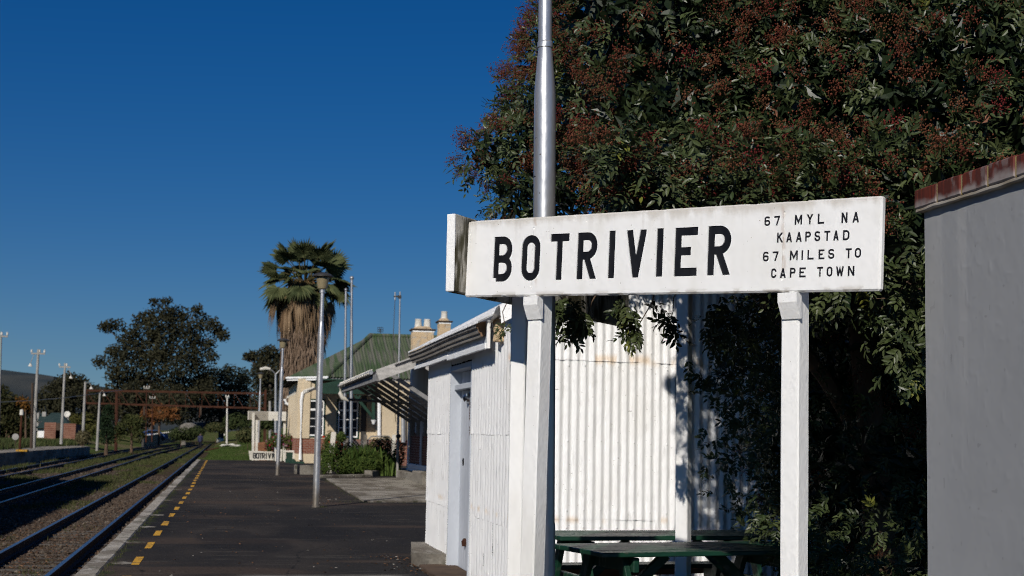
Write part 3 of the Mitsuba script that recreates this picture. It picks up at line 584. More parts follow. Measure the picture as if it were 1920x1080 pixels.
# ---------------------------------------------------------------- lamp posts
def lamp_post(x, y, label, lean=(0, 0)):
    t = thing('lamp_post', label, 'lamp post', 'lamp posts along the platform')
    prof = [(.085, 0), (.085, .02), (.068, .03), (.068, 1.0), (.0655, 1.02), (.064, 3.42), (.063, 3.5), (.055, 3.6), (.045, 3.72), (.0405, 3.76), (.0405, 3.765), (.039, 4.34), (.052, 4.35), (.052, 4.42), (.0, 4.42)]
    m = lathe(prof, (x, y, 0), 32)
    sh = lambda mm: (mm.vertices.__setitem__(slice(None), mm.vertices + np.outer(mm.vertices[:, 2], [lean[0], lean[1], 0])), mm)[1]
    add(t + '__pole', sh(m), 'silver_paint', 30)
    add(t + '__collar', sh(lathe([(.0395, 3.765), (.046, 3.77), (.046, 3.80), (.0395, 3.81)], (x, y, 0), 24)), 'silver_paint', 30)
    add(t + '__lamp_bowl', sh(lathe([(0, 4.43), (.085, 4.43), (.098, 4.45), (.135, 4.66), (0, 4.665)], (x, y, 0), 28)), 'lamp_bowl', 30)
    add(t + '__lamp_cap', sh(lathe([(0, 4.67), (.15, 4.67), (.215, 4.68), (.215, 4.70), (.15, 4.74), (.06, 4.765), (0, 4.77)], (x, y, 0), 28)), 'dark_metal', 30)
    return t
lamp_post(1.80, 8.40, 'silver painted lamp post rising behind the station name board', (-.012, 0))
lamp_post(1.822, 30.64, 'silver lamp post with tan bowl standing alone on the dark platform', (.0, 0))
lamp_post(1.786, 52.9, 'silver lamp post with tan bowl near the concrete blocks by the house', (.01, 0))
lamp_post(1.741, 84.0, 'small distant silver lamp post beside the far white sign')

# ---------------------------------------------------------------- corrugated iron shed
PITCH, AMP = 0.0762, 0.0095
def corr(o, eu, ev, en, u0, u1, top, bot, seed, dent=0.004, off=0.0, nv=14, splay=0.0, pitch=PITCH):
    """corrugated sheet: u along the wall, heights bot(u)..top(u), ridges standing along en"""
    us = np.linspace(u0, u1, max(4, int(round((u1 - u0) / pitch * 8)) + 1)); vs = np.linspace(0, 1, nv)
    def f(U, V):
        b, t = bot(U), top(U); Z = b + (t - b) * V
        w = AMP * (pitch / PITCH) ** .5 * np.cos(U / pitch * 2 * np.pi) + off
        pts = np.stack([U * 9, Z * 3.0, U * 0 + seed * 7.3], -1)
        w = w + dent * 2 * (meshkit.fbm(pts, 3, seed) - .5) + dent * 1.4 * (meshkit.noise(pts * 3.1, seed + 3) - .5)
        w = w + 0.012 * np.clip(1 - np.abs(V) / .06, 0, 1) * splay * (meshkit.noise(np.stack([U * 7, U * 0, U * 0 + seed], -1)) - .2)
        Zj = Z + .010 * (meshkit.noise(np.stack([U * 11, U * 0 + 2, U * 0 + seed], -1)) - .5) * (1 - V)
        return np.asarray(o) + U[..., None] * eu + Zj[..., None] * ev + w[..., None] * en
    m = grid(f, us, vs)
    if np.dot(m.face_normals.mean(0), en) < 0: m.invert()
    return m
shed = thing('corrugated_shed', 'white painted corrugated iron shed with a recessed door and a bent roof gutter', 'shed')
X, Y, Z = np.eye(3)
SX, SY, SF = 2.5, 13.0, 18.84           # corner and far end
EAVE, SLOPE, RIDGE = 2.635, 0.55, 4.9    # eave height at the wall, roof slope, ridge line
roofz = lambda x: EAVE + SLOPE * (RIDGE - SX - np.abs(x - RIDGE))
# end wall, three tiers of sheets (u = x)
tiers = [(lambda u: 0 * u + 0.80, lambda u: 0 * u - 0.02, 0.0), (lambda u: 0 * u + 2.23, lambda u: 0 * u + 0.775 - .004 * (u - 3), 0.004), (lambda u: np.maximum(roofz(u) - .03, 2.3), lambda u: 0 * u + 2.185 - .008 * (u - 3), 0.008)]
k = 0
for ti, (tp, bt, off) in enumerate(tiers):
    u = SX + .02; j = 0
    while u < 7.2:
        w = PITCH * (8 if (j or ti % 2) else 5); u1 = min(u + w + PITCH * .55, 7.28)
        add(shed + '__wall_sheet', corr((0, SY, 0), X, Z, -Y, u, u1, tp, bt, k, .0045, off + .0035 * (j % 2), 16, 1.0), 'white_iron', True); u += w; j += 1; k += 1
DY0, DY1, DZ = 15.40, 16.90, 2.275
for ti, (tp, bt, off) in enumerate([(lambda u: 0 * u + 0.72, lambda u: 0 * u + 0.0, 0.0), (lambda u: 0 * u + 1.56, lambda u: 0 * u + 0.685, 0.004), (lambda u: 0 * u + EAVE - .01, lambda u: 0 * u + 1.51, .008)]):
    for (a, b) in [(SY + .14, DY0), (DY1, SF)]:
        u = a; j = 0
        while u < b - .01:
            u1 = min(u + PITCH * 9, b)
            if ti == 0 and a < 14 and u < 14.05 < u1:     # split sheet with an open tear
                for (p_, q_) in [(u, 14.03), (14.055, u1)]:
                    sgn = 1 if p_ == u else -1
                    add(shed + '__wall_sheet', corr((SX, 0, 0), Y, Z, -X, p_, q_, tp, bt, k, .0045, off, 14, 1.0, .15), 'white_iron', True); k += 1
            else:
                add(shed + '__wall_sheet', corr((SX, 0, 0), Y, Z, -X, u, min(u1 + .04, b), tp, bt, k, .0045, off + .003 * (j % 2), 14, 1.0, .15), 'white_iron', True); k += 1
            u += PITCH * 9; j += 1
for (a, b) in [(DY0, DY1)]:
    add(shed + '__wall_sheet', corr((SX, 0, 0), Y, Z, -X, a, b, lambda u: 0 * u + EAVE - .01, lambda u: 0 * u + DZ + .02, k, .003, .0, pitch=.15), 'white_iron', True)
nl = []
for zr in (0.70, 0.85, 1.46, 2.13, 2.27):
    u = SX + PITCH * 2
    while u < 4.5:
        m = trimesh.creation.icosphere(1, .0085); m.apply_translation((round(u / PITCH) * PITCH, SY - AMP - .008, zr + .012 * math.sin(u * 37))); nl.append(m); u += PITCH * 2
k_ = add(shed + '__nail_heads', cat(nl), 'white_iron', True); stuff(k_)
# the rest of the walls, with near-black sheets added for the dark inside
add(shed + '__back_wall', cat([box(SX + .03, 7.25, SF - .04, SF, 0, EAVE - .03), box(7.2, 7.26, SY + .02, SF - .04, 0, EAVE - .05)]), 'grey_paint')
add(shed + '__dark_backing', cat([box(SX + .06, 7.18, SY + .05, SY + .08, 0, EAVE - .06), box(SX + .17, SX + .2, SY + .1, SF - .06, 0, EAVE - .06)]), 'dark_void')
# rolled corner flashing: round bead and flat wings, dented
def flash(fn_seed, z0, z1):
    zs = np.linspace(z0, z1, 40); prof = [(-.016, .145), (-.017, .085), (-.021, .06), (-.038, .035), (-.042, .0), (-.034, -.030), (-.005, -.040), (.03, -.024), (.05, -.017), (.11, -.016)]
    pr = np.array(prof)
    def f(U, V):
        i = np.clip(U.astype(int), 0, len(pr) - 1); q = pr[i]
        d = (meshkit.fbm(np.stack([q[..., 0] * 20, q[..., 1] * 20, V * 3.2], -1), 3, fn_seed) - .5) * .022
        return np.stack([SX + q[..., 0] + d * .6, SY + q[..., 1] + d, V], -1)
    return grid(f, np.arange(len(pr)), zs)
add(shed + '__corner_flashing', flash(3, 0.0, 2.06), 'white_iron', True)
add(shed + '__corner_flashing', flash(8, 2.03, 2.58), 'white_iron', True)
# door: reveals, frame, boarded leaf
RV = 0.13
add(shed + '__door_jamb', rough(box(SX - .012, SX + RV, DY1 - .045, DY1 - .004, 0.0, DZ, .004), .003, 4, 2, .15), 'grey_paint')
add(shed + '__door_jamb', rough(box(SX - .012, SX + RV, DY0 + .004, DY0 + .045, 0.0, DZ, .004), .003, 4, 3, .15), 'grey_paint')
add(shed + '__door_lintel', box(SX - .015, SX + RV, DY0 + .045, DY1 - .045, DZ - .055, DZ, .004), 'grey_paint')
add(shed + '__door_lintel', box(SX + .03, SX + RV, DY0 + .045, DY1 - .045, DZ - .27, DZ - .21, .004), 'grey_paint')
dk = shed + '__door'
w = (DY1 - DY0 - .09) / 9
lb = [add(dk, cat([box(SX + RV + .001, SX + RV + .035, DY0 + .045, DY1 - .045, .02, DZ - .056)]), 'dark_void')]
for j in range(9):
    add(dk + '__board', box(SX + RV - .018, SX + RV + .006, DY0 + .047 + j * w, DY0 + .043 + (j + 1) * w, .03, DZ - .275, .003), 'grey_paint')
add(dk + '__board', box(SX + RV - .015, SX + RV + .006, DY0 + .047, DY1 - .047, DZ - .205, DZ - .06, .003), 'grey_paint')
kx = SX + RV - .02
add(dk + '__knob', tube([(kx, 16.28, 1.905), (kx - .028, 16.28, 1.905), (kx - .03, 16.28, 1.905), (kx - .055, 16.28, 1.905), (kx - .068, 16.28, 1.905)], [.058, .058, .02, .042, .015], 16), 'chrome', 30)
add(dk + '__lock_plate', cat([box(kx - .006, kx, 16.10, 16.21, 1.66, 1.86, .002), box(kx - .007, kx, 16.13, 16.19, 1.50, 1.60)]), 'rust')
c = at(868.5, 866, x=kx); add(dk + '__latch_hole', tube([c + [.002, 0, 0], c - [.004, 0, 0]], .045, 10), 'dark_void', 40)
c = at(873, 1017, x=kx); add(dk + '__padlock', lathe([(0, 0), (.03, .0), (.036, .05), (.02, .08), (0, .085)], c + [-.01, 0, -.04], 10), 'rust', 30)
# roof
def roofsheet(y0, y1, side, seed):
    us = np.linspace(y0, y1, max(4, int((y1 - y0) / PITCH * 8))); vs = np.linspace(0, 1, 10)
    def f(U, V):
        x = SX - .235 + (RIDGE - SX + .235) * V; z = EAVE + SLOPE * (x - SX) + .045 + AMP * np.cos(U / PITCH * 2 * np.pi) + .004 * (meshkit.fbm(np.stack([U * 3, V * 4, U * 0 + seed], -1), 3, seed) - .5)
        xx = x if side < 0 else 2 * RIDGE - x
        return np.stack([xx, U, z], -1)
    m = grid(f, us, vs)
    if m.face_normals[:, 2].mean() < 0: m.invert()
    return m
y = 13.72; k = 0
while y < 19.2:
    for s in (-1, 1): add(shed + '__roof_sheet', roofsheet(y, min(y + PITCH * 8.5, 19.25), s, k), 'white_iron', True); k += 1
    y += PITCH * 8
for s in (1,): add(shed + '__roof_sheet', roofsheet(12.9, 13.75, s, 50), 'white_iron', True)
add(shed + '__ridge_cap', tube([(RIDGE, 12.88, EAVE + SLOPE * (RIDGE - SX) + .05), (RIDGE, 19.26, EAVE + SLOPE * (RIDGE - SX) + .05)], .07, 10), 'white_iron', 30)
# verge: flashing sheet, buckled at its lower end, over the near gable
def verge(U, V):
    x = SX - .16 + (RIDGE - SX + .16) * U; yy = 12.90 + .86 * V; curl = np.exp(-((U - .02) / .10) ** 2)
    z = EAVE + SLOPE * (x - SX) + .050 - .14 * np.clip(1 - V / .12, 0, 1) + .06 * curl * np.sin(V * 4.2 + .6) + .018 * (meshkit.fbm(np.stack([U * 14, V * 5, U * 0], -1), 3, 4) - .5)
    return np.stack([x + .03 * curl * V, yy, z], -1)
m = grid(verge, np.linspace(0, 1, 60), np.linspace(0, 1, 24))
if m.face_normals[:, 2].mean() < 0: m.invert()
add(shed + '__verge_flashing', m, 'white_iron', True)
m = extr(sg.Polygon([(SX - .02, EAVE - .25), (RIDGE, EAVE - .25 + SLOPE * (RIDGE - SX)), (RIDGE, EAVE + .02 + SLOPE * (RIDGE - SX)), (SX - .02, EAVE + .0)]), .03)
m.apply_transform(frame((0, 12.985, 0), X, Z, -Y)); add(shed + '__barge_board', m, 'grey_timber')
# fascia and gutter
GX, G0, G1 = 2.29, 13.95, 19.35
gt, gb_ = at(878, 612, x=GX)[2], at(883, 634, x=GX)[2]
fx = SX - .095
fb = at(905, 651, x=fx - .02); add(shed + '__fascia', cat([rough(box(fx - .022, fx, 13.85, 16.3, fb[2] + .01, gt - .02, .003), .004, 3, 1, .3), rough(box(fx - .022, fx, 16.3, 19.3, fb[2] + .018, gt - .02, .003), .004, 3, 2, .3)]), 'grey_paint')
add(shed + '__fascia_strip', cat([rough(box(fx - .045, fx - .0225, 13.85, 16.35, fb[2] - .03, fb[2] + .025, .005), .005, 2.4, 3, .2), rough(box(fx - .042, fx - .0225, 16.35, 19.3, fb[2] - .012, fb[2] + .035, .005), .005, 2.4, 4, .2)]), 'white_iron')
add(shed + '__fascia_end', box(fx - .034, fx - .002, 13.80, 13.84, fb[2] - .03, gt + .02, .004), 'white_paint')
prof = [(fx - .026, gt + .02), (fx - .026, gb_ + .012), (fx - .05, gb_), (GX + .045, gb_), (GX + .04, gb_ + .028), (GX + .024, gb_ + .036), (GX + .016, gb_ + .07), (GX - .004, gb_ + .085), (GX, gt), (GX + .012, gt + .004), (GX + .012, gt - .008)]
pr = np.array(prof)
m = grid(lambda U, V: np.stack([pr[U.astype(int), 0], V, pr[U.astype(int), 1] - .012 * (V - G0) / 5 + .006 * np.sin(V * 1.3)], -1), np.arange(len(pr)), np.linspace(G0, G1, 24))
mat('gutter_metal', tone((0.36, 0.33, 0.29), (0.24, 0.22, 0.20), 3, 8), 0.6, 0.3); add(shed + '__gutter', m, 'gutter_metal')
m = extr(sg.Polygon(prof[:9]), .012); m.apply_transform(frame((0, G0 + .004, 0), X, Z, -Y)); add(shed + '__gutter_end', m, 'tan_leather')
# broken timber and mortar behind the gutter end
add(shed + '__rafter_end', rough(box(SX - .09, SX + .16, 13.55, 13.72, 2.38, 2.58, .01), .03, 9, 3, .04), 'chimney_wall')
# plinth, step and sill
st = thing('concrete_step', 'pale concrete block step against the foot of the white shed', 'step')
A, B = at(770, 1040, z=.12), at(828, 1057, z=.12)
scene[st] = PLY(rough(polybox([(2.14, 17.30), (2.30, 16.98), (2.50, 16.95), (2.50, 18.9), (2.33, 18.9)], -.02, .155), .008, 6, 3, .08), 'concrete', smooth=20)
sl = thing('door_sill', 'worn brown stone sill below the shed door', 'sill')
mat('sill_stone', tone((0.115, 0.078, 0.055), (0.06, 0.045, 0.036), 7, 7), 0.9, 0.15); scene[sl] = PLY(rough(box(2.18, 2.60, 15.30, 16.95, -.02, .045, .01), .012, 5, 4, .08), 'sill_stone', smooth=25)

# ---------------------------------------------------------------- picnic tables
def picnic(name_label, cx, cy, ang, L=1.85, wt=.74, seed=0):
    t = thing('picnic_table', name_label, 'picnic table', 'picnic tables by the shed'); rs = np.random.RandomState(seed)
    M = frame((cx, cy, 0), (math.cos(ang), math.sin(ang), 0), (-math.sin(ang), math.cos(ang), 0), (0, 0, 1))
    go = lambda m: m.apply_transform(M)
    n = 5; w = wt / n
    for j in range(n):
        y0 = -wt / 2 + j * w; dl = rs.uniform(-.012, .012)
        add(t + '__plank', go(rough(box(-L / 2 + dl, L / 2 + dl, y0 + .004, y0 + w - .004, .722, .755 + rs.uniform(-.002, .002), .005), .002, 5, seed + j, .2)), 'table_paint')
    for s in (-1, 1):
        for j in range(2):
            y0 = s * .68 + (j - 1) * .13 + .0; add(t + '__seat_plank', go(box(-L / 2 + .02, L / 2 - .02, y0 + .004, y0 + .126, .425, .462, .005)), 'table_paint')
    for s in (-1, 1):
        x = s * (L / 2 - .27)
        add(t + '__cross_beam', go(box(x - .022, x + .022, -wt / 2 + .05, wt / 2 - .05, .615, .713, .006)), 'table_paint')
        add(t + '__seat_beam', go(box(x + .024, x + .066, -.78, .78, .335, .424, .006)), 'table_paint')
        for q in (-1, 1):
            add(t + '__leg', go(bar((x - .044, q * .24, .712), (x - .044, q * .60, -.01), .042, .095, .005, up=(0, 1, 0))), 'table_paint')
        add(t + '__brace', go(bar((x + .0, 0, .33), (x - s * .42, 0, .70), .04, .07, .004)), 'table_paint')
    return t
picnic('green picnic table pushed close to the white corrugated end wall', 3.42, 11.55, math.radians(7), 1.95, .72, 1)
picnic('green picnic table nearest to the sign posts, half in tree shade', 3.22, 10.15, math.radians(12), 1.78, .84, 2)
pk = thing('loose_plank', 'rust brown plank lying behind the picnic table', 'plank')
scene[pk] = PLY(rough(bar((2.6, 12.35, .36), (4.3, 12.62, .40), .06, .09, .006), .004, 5, 2, .1), 'rust_plank')

# ---------------------------------------------------------------- grey boundary wall with brick coping
wall = thing('boundary_wall', 'smooth grey plastered wall topped by a red brick coping', 'wall')
WX, WY, WZ = 3.13, 6.37, 2.575
m = rough(box(WX, WX + .24, -2.0, WY, -.02, WZ, .012), .0035, 4.0, 7, .15)
add(wall + '__plaster', m, 'grey_wall', 25)
rs = np.random.RandomState(31)
ys = WY + .02
for j in range(26):
    b = rough(box(WX - .035, WX + .275, ys - .216, ys, WZ + .003, WZ + .093 + rs.uniform(-.002, .003), .007), .002, 14, j, .05)
    add(wall + '__brick', b, 'coping_brick', 25)
    add(wall + '__mortar_joint', box(WX - .031, WX + .271, ys - .2275, ys - .2165, WZ + .003, WZ + .089), 'mortar'); ys -= .228
m = rough(box(WX - .030, WX + .27, ys, WY + .015, WZ - .012, WZ + .0025, .003), .006, 12, 3, .05)
mat('pale_mortar', tone((0.50, 0.46, 0.41), (0.34, 0.29, 0.22), 9, 9), 0.9, 0.1); add(wall + '__mortar_bed', m, 'pale_mortar', 25)

# ---------------------------------------------------------------- the berry tree
def in_frame(p, pad=40):
    q = pj(p); return (q[:, 0] > -pad) & (q[:, 0] < 1920 + pad) & (q[:, 1] > -pad) & (q[:, 1] < 1080 + pad)
BLOBS = [  # centre, radii
    # over the shed roof, the part that stands against the sky
    *[(tuple(at(px, py, y=y)), (rx * y / FPX, 1.0, ry * y / FPX)) for px, py, y, rx, ry in [(1075, 120, 12.9, 122, 100), (1065, 25, 13.0, 60, 90), (1015, 225, 12.8, 90, 70), (950, 288, 12.7, 80, 48), (1000, 372, 12.6, 78, 52), (1060, 350, 12.5, 90, 80), (1130, 230, 12.5, 150, 200), (1210, 90, 12.4, 170, 180), (1230, 360, 12.2, 150, 90), (1640, 870, 10.6, 70, 90), (1580, 900, 10.8, 60, 70)]],
    # close behind the boards; a small lobe is added to shade the rear post
    ((2.50, 8.75, 3.42), (0.46, 0.5, 0.50)), ((2.35, 8.35, 3.2), (0.34, 0.4, 0.36)), ((3.2, 8.5, 3.1), (0.7, 0.6, 0.34)), ((2.45, 8.9, 4.2), (0.40, 0.6, 0.55)), ((2.95, 9.05, 3.42), (0.70, 0.7, 0.60)), ((3.0, 9.5, 4.3), (0.9, 0.9, 0.9)), ((3.55, 8.5, 3.35), (0.75, 0.75, 0.62)), ((4.1, 8.1, 3.45), (0.8, 0.8, 0.75)), ((3.75, 9.2, 4.35), (1.0, 1.0, 0.9)), ((4.7, 8.7, 4.3), (1.0, 1.0, 0.95)),
    ((4.7, 7.75, 3.25), (0.8, 0.7, 0.6)), ((5.4, 7.9, 3.6), (0.9, 0.9, 0.9)), ((6.3, 8.3, 3.7), (1.1, 1.1, 1.1)), ((5.6, 9.3, 4.8), (1.6, 1.5, 1.1)), ((4.2, 10.4, 4.9), (1.6, 1.5, 1.3)), ((7.2, 9.6, 3.9), (1.6, 1.6, 1.7)), ((5.0, 9.6, 3.4), (1.3, 1.0, 0.7)),
    # curtain under the crown, with lobes added behind the board for shade
    ((4.9, 11.1, 2.5), (0.85, 0.8, 0.9)), ((4.85, 11.5, 1.45), (0.62, 0.6, 0.75)), ((5.5, 12.2, 1.6), (1.0, 0.7, 1.7)), ((6.6, 11.8, 2.2), (1.3, 1.2, 2.2)), ((5.3, 10.2, 2.75), (0.9, 1.0, 0.45)), ((5.2, 8.6, 2.55), (0.45, 0.5, 0.55)), ((3.35, 7.75, 2.62), (0.55, 0.42, 0.36)), ((2.75, 8.45, 3.02), (0.5, 0.4, 0.30)), ((3.6, 8.05, 2.78), (0.75, 0.6, 0.5)), ((3.9, 7.6, 2.75), (0.6, 0.5, 0.45)),
    ((4.6, 10.7, 0.35), (0.42, 0.4, 0.42)), ((5.0, 10.2, 0.42), (0.40, 0.4, 0.42)), ((5.2, 9.3, 0.2), (0.3, 0.4, 0.42)), ((6.9, 11.0, 1.0), (1.2, 1.4, 1.2))]
BC = np.array([b[0] for b in BLOBS]); BR = np.array([b[1] for b in BLOBS])
def dens(p):
    """> 0 inside the crown; uneven outline from noise"""
    r = np.sqrt((((p[:, None] - BC[None]) / BR[None]) ** 2).sum(-1)); f = (1 - r).max(1)
    return f + 0.30 * (meshkit.fbm(p * 1.25, 3, 77) - 0.50) + 0.16 * (meshkit.noise(p * 4.2, 5) - .5)
def grad(p):
    e = 0.06; g = np.stack([dens(p + e * np.eye(3)[k]) - dens(p - e * np.eye(3)[k]) for k in range(3)], -1); return -g / (np.linalg.norm(g, axis=1, keepdims=True) + 1e-9)
def clear_of_things(p):
    """nothing grows through the sign, the lamp post, the wall or the shed, and the board stays in the sun"""
    k = (p[:, 2] > 0.0)
    k &= ~((p[:, 0] > WX - .08) & (p[:, 0] < WX + .36) & (p[:, 1] < WY + .1) & (p[:, 2] < WZ + .16))
    k &= ~((p[:, 1] < WY + .3) & (p[:, 2] < WZ + .2))
    k &= np.hypot(p[:, 0] - 1.77, p[:, 1] - 8.4) > .22
    k &= ~((p[:, 1] > SY - .12) & (p[:, 0] > SX - .3) & (p[:, 2] < roofz(p[:, 0]) + .18))
    d1 = (p - P0) @ nh; s1 = (p - P0) @ hx; k &= ~((d1 > -.16) & (d1 < .12) & (s1 > -.2) & (s1 < BL + .25) & (p[:, 2] < 2.95) & (p[:, 2] > 2.0))
    d2 = (p - Q0) @ n2; s2 = (p - Q0) @ e2; k &= ~((d2 > -.26) & (d2 < .1) & (s2 > -.2) & (s2 < 2.7) & (p[:, 2] < 2.95))
    t = d1 / (SUN @ nh); h = p - SUN * t[:, None]; s = (h - P0) @ hx                       # where its shadow would meet the board
    k &= ~((d1 > 0) & (s > -.1) & (s < BL + .05) & (h[:, 2] > 2.0) & (h[:, 2] < 2.85))
    t = (SY - p[:, 1]) / -SUN[1]; h = p - SUN * t[:, None]                              # the end wall of the shed stands in the sun
    k &= ~((p[:, 1] < SY) & (h[:, 0] > 2.3) & (h[:, 0] < 4.08) & (h[:, 2] > -.2) & (h[:, 2] < 2.75))
    q = pj(p); k &= ~((q[:, 2] < 7.2) & (q[:, 0] < 1670) & (q[:, 1] > 330))               # in front of the boards' plane nothing hangs
    return k
rs = np.random.RandomState(101)
def sample(n, lo, hi, f0, f1):
    out = []
    while sum(map(len, out)) < n:
        p = rs.uniform(lo, hi, (60000, 3)); f = dens(p); p = p[(f > f0) & (f < f1)]; out.append(p[clear_of_things(p)])
    return np.concatenate(out)[:n]
LO, HI = (1.3, 6.3, 0.0), (8.6, 14.2, 6.6)
def sprigs(p, g, seed, nl=9, size=.057):
    """compound leaves: a stalk with pairs of leaflets, turned to the light, hanging a little"""
    r = np.random.RandomState(seed); n = len(p)
    d = g * .75 + r.normal(0, .55, (n, 3)) + np.array([0, 0, -.12]); d /= np.linalg.norm(d, axis=1, keepdims=True)
    up = SUN * .35 + np.array([0, -.25, .65]) + r.normal(0, .35, (n, 3)); side = np.cross(d, up); side /= np.linalg.norm(side, axis=1, keepdims=True) + 1e-9; nn = np.cross(side, d)
    L = size * r.uniform(1.9, 2.9, (n, 1)); V, Cc = [], []; L[-NT:] *= .62
    tone_ = r.rand(n, 1)
    base = np.array([0.030, 0.048, 0.015]) * (1 - tone_) + np.array([0.080, 0.100, 0.036]) * tone_
    yel = (r.rand(n, 1) < .012); base = np.where(yel, np.array([0.16, 0.17, 0.03]), base)
    for j in range(nl):
        u = (j // 2 + .6) / (nl / 2); sd = (1 if j % 2 else -1)
        if j == nl - 1: sd, u = 0, 1.0
        o = p + d * L * u - np.array([0, 0, .25]) * L * u * u
        b = d * (.75 if sd else 1) + side * sd * r.uniform(.6, 1.0, (n, 1)) + nn * r.normal(.05, .25, (n, 1)) + r.normal(0, .15, (n, 3)); b /= np.linalg.norm(b, axis=1, keepdims=True)
        m = nn + r.normal(0, .25, (n, 3)); c = np.cross(m, b); c /= np.linalg.norm(c, axis=1, keepdims=True) + 1e-9; m = np.cross(b, c)
        S = size * r.uniform(.7, 1.15, (n, 1)); W = S * .38; dr_ = S * r.uniform(-.03, .22, (n, 1))
        v = np.stack([o, o + b * S * .30 + c * W * .46 + m * W * .15, o + b * S * .70 + c * W * .40 + m * W * .12 - m * dr_ * .45, o + b * S - m * dr_, o + b * S * .70 - c * W * .40 + m * W * .12 - m * dr_ * .45, o + b * S * .30 - c * W * .46 + m * W * .15, o + b * S * .5 - m * dr_ * .22], 1)
        V.append(v); Cc.append(np.repeat((base * r.uniform(.7, 1.4, (n, 1)))[:, None], 7, 1))
    V = np.stack(V, 1); Cc = np.stack(Cc, 1)     # sprig, leaflet, 5, 3
    return V, Cc
LF = np.array([(0, 1, 4), (1, 2, 4), (2, 3, 4), (3, 0, 4)])
LF6 = np.array([(0, 1, 6), (1, 2, 6), (2, 3, 6), (3, 4, 6), (4, 5, 6), (5, 0, 6)])
def leafmesh(V):
    k = V.reshape(-1, 7, 3).shape[0]; return trimesh.Trimesh(V.reshape(-1, 3), (LF6[None] + (np.arange(k) * 7)[:, None, None]).reshape(-1, 3), process=False)
tree = thing('berry_tree', 'large dark evergreen tree covered in rust red berry clusters behind the sign', 'tree')
ps = sample(22500, LO, HI, -0.02, 0.16)
# hanging twigs seen against the white wall and by the gutter
tw = []
for (px, py, y, s, n) in [(1068, 585, 9.2, .055, 26), (1080, 612, 9.2, .045, 16), (1098, 602, 9.2, .03, 7), (1060, 572, 9.2, .05, 14), (1178, 585, 9.3, .030, 9), (1181, 622, 9.3, .032, 12), (1172, 574, 9.3, .04, 6), (1254, 592, 9.4, .025, 7), (1262, 614, 9.4, .03, 8), (1236, 574, 9.4, .03, 4),
                          (946, 622, 12.7, .04, 4), (954, 614, 12.7, .03, 3), (1375, 770, 10.9, .14, 44), (1385, 850, 10.9, .14, 34), (1362, 690, 10.3, .12, 44), (1352, 605, 9.3, .10, 50), (1420, 600, 9.3, .14, 60), (1440, 700, 10, .2, 80), (1400, 930, 11.0, .12, 20), (1430, 985, 10.4, .10, 20), (1440, 1010, 10.4, .06, 12), (1560, 1000, 9.7, .16, 40), (1530, 1040, 9.7, .16, 40), (1590, 1045, 9.7, .14, 30), (1690, 1055, 9.2, .12, 26), (1712, 1000, 9.2, .08, 14),
                          (1700, 590, 7.6, .10, 34), (1708, 690, 7.6, .07, 20), (1690, 480, 7.5, .12, 44), (1680, 420, 7.5, .11, 40), (1704, 640, 7.6, .07, 20)]:
    c = at(px, py, y=y); tw.append(c + rs.normal(0, s, (n, 3)) * [1, 1, .8])
tw = np.concatenate(tw); tw = tw[clear_of_things(tw) | (pj(tw)[:, 1] > 540)]
zz_ = rs.uniform(1.42, 2.62, 800); tq = np.maximum(1.1, (2.80 - zz_) / SUN[2]) + rs.uniform(0, .5, 800)          # sprigs added sunward of the rear post to shade it
shade_sprigs = np.stack([3.02 + rs.normal(0, .08, 800), 9.5 + rs.normal(0, .06, 800), zz_], -1) + SUN * tq[:, None]; nu = 2600; uq = np.stack([rs.uniform(3.9, 6.0, nu), rs.uniform(9.6, 11.6, nu), rs.uniform(.75, 2.5, nu)], -1)
uq = uq + SUN * (np.maximum(.5, (2.78 - uq[:, 2:]) / SUN[2]) + rs.uniform(0, .8, (nu, 1))); shade_sprigs = np.vstack([shade_sprigs, uq])                      # more sprigs, added sunward to shade the space under the crown
shade_sprigs = shade_sprigs[clear_of_things(shade_sprigs) & (shade_sprigs[:, 1] > 7.35)]; ps = np.vstack([ps, shade_sprigs])
NT = len(tw); ps = np.vstack([ps, tw]); gs = grad(ps)
V, Cc = sprigs(ps, gs, 5)
# those that show largest: nearest to the camera in small patches of the view
q = pj(ps); vis = in_frame(ps, -5) & ~((q[:, 0] > 1715) & (q[:, 1] > 400)) & ~((q[:, 0] > 870) & (q[:, 0] < 1660) & (q[:, 1] > 395) & (q[:, 1] < 560))
cellid = (q[:, 0] // 62).astype(int) * 1000 + (q[:, 1] // 44).astype(int); order = np.argsort(q[:, 2]); seen, pick = set(), []
for i in order:
    if vis[i] and cellid[i] not in seen and 0.04 < meshkit.noise(q[i:i + 1] * .5)[0]: seen.add(cellid[i]); pick.append(i)
pick = np.array(pick[:300]); rest = np.setdiff1d(np.arange(len(ps)), pick)
for i in pick: scene_key = add(tree + '__leaf_sprig', leafmesh(V[i]), 'leaf', color=Cc[i].reshape(-1, 3))
k = tree + '__foliage'; scene[k] = PLY(leafmesh(V[rest]), 'leaf', color=Cc[rest].reshape(-1, 3)); stuff(k)
# the dense inside of the crown: larger, sparser leaves, a layer added to block light
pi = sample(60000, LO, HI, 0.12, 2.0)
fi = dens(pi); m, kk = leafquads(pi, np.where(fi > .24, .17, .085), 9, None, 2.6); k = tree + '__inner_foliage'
scene[k] = PLY(m, 'leaf', color=np.repeat(np.array([0.018, 0.032, 0.012]) * rs.uniform(.7, 1.3, (len(pi), 1)), kk, 0)); stuff(k)
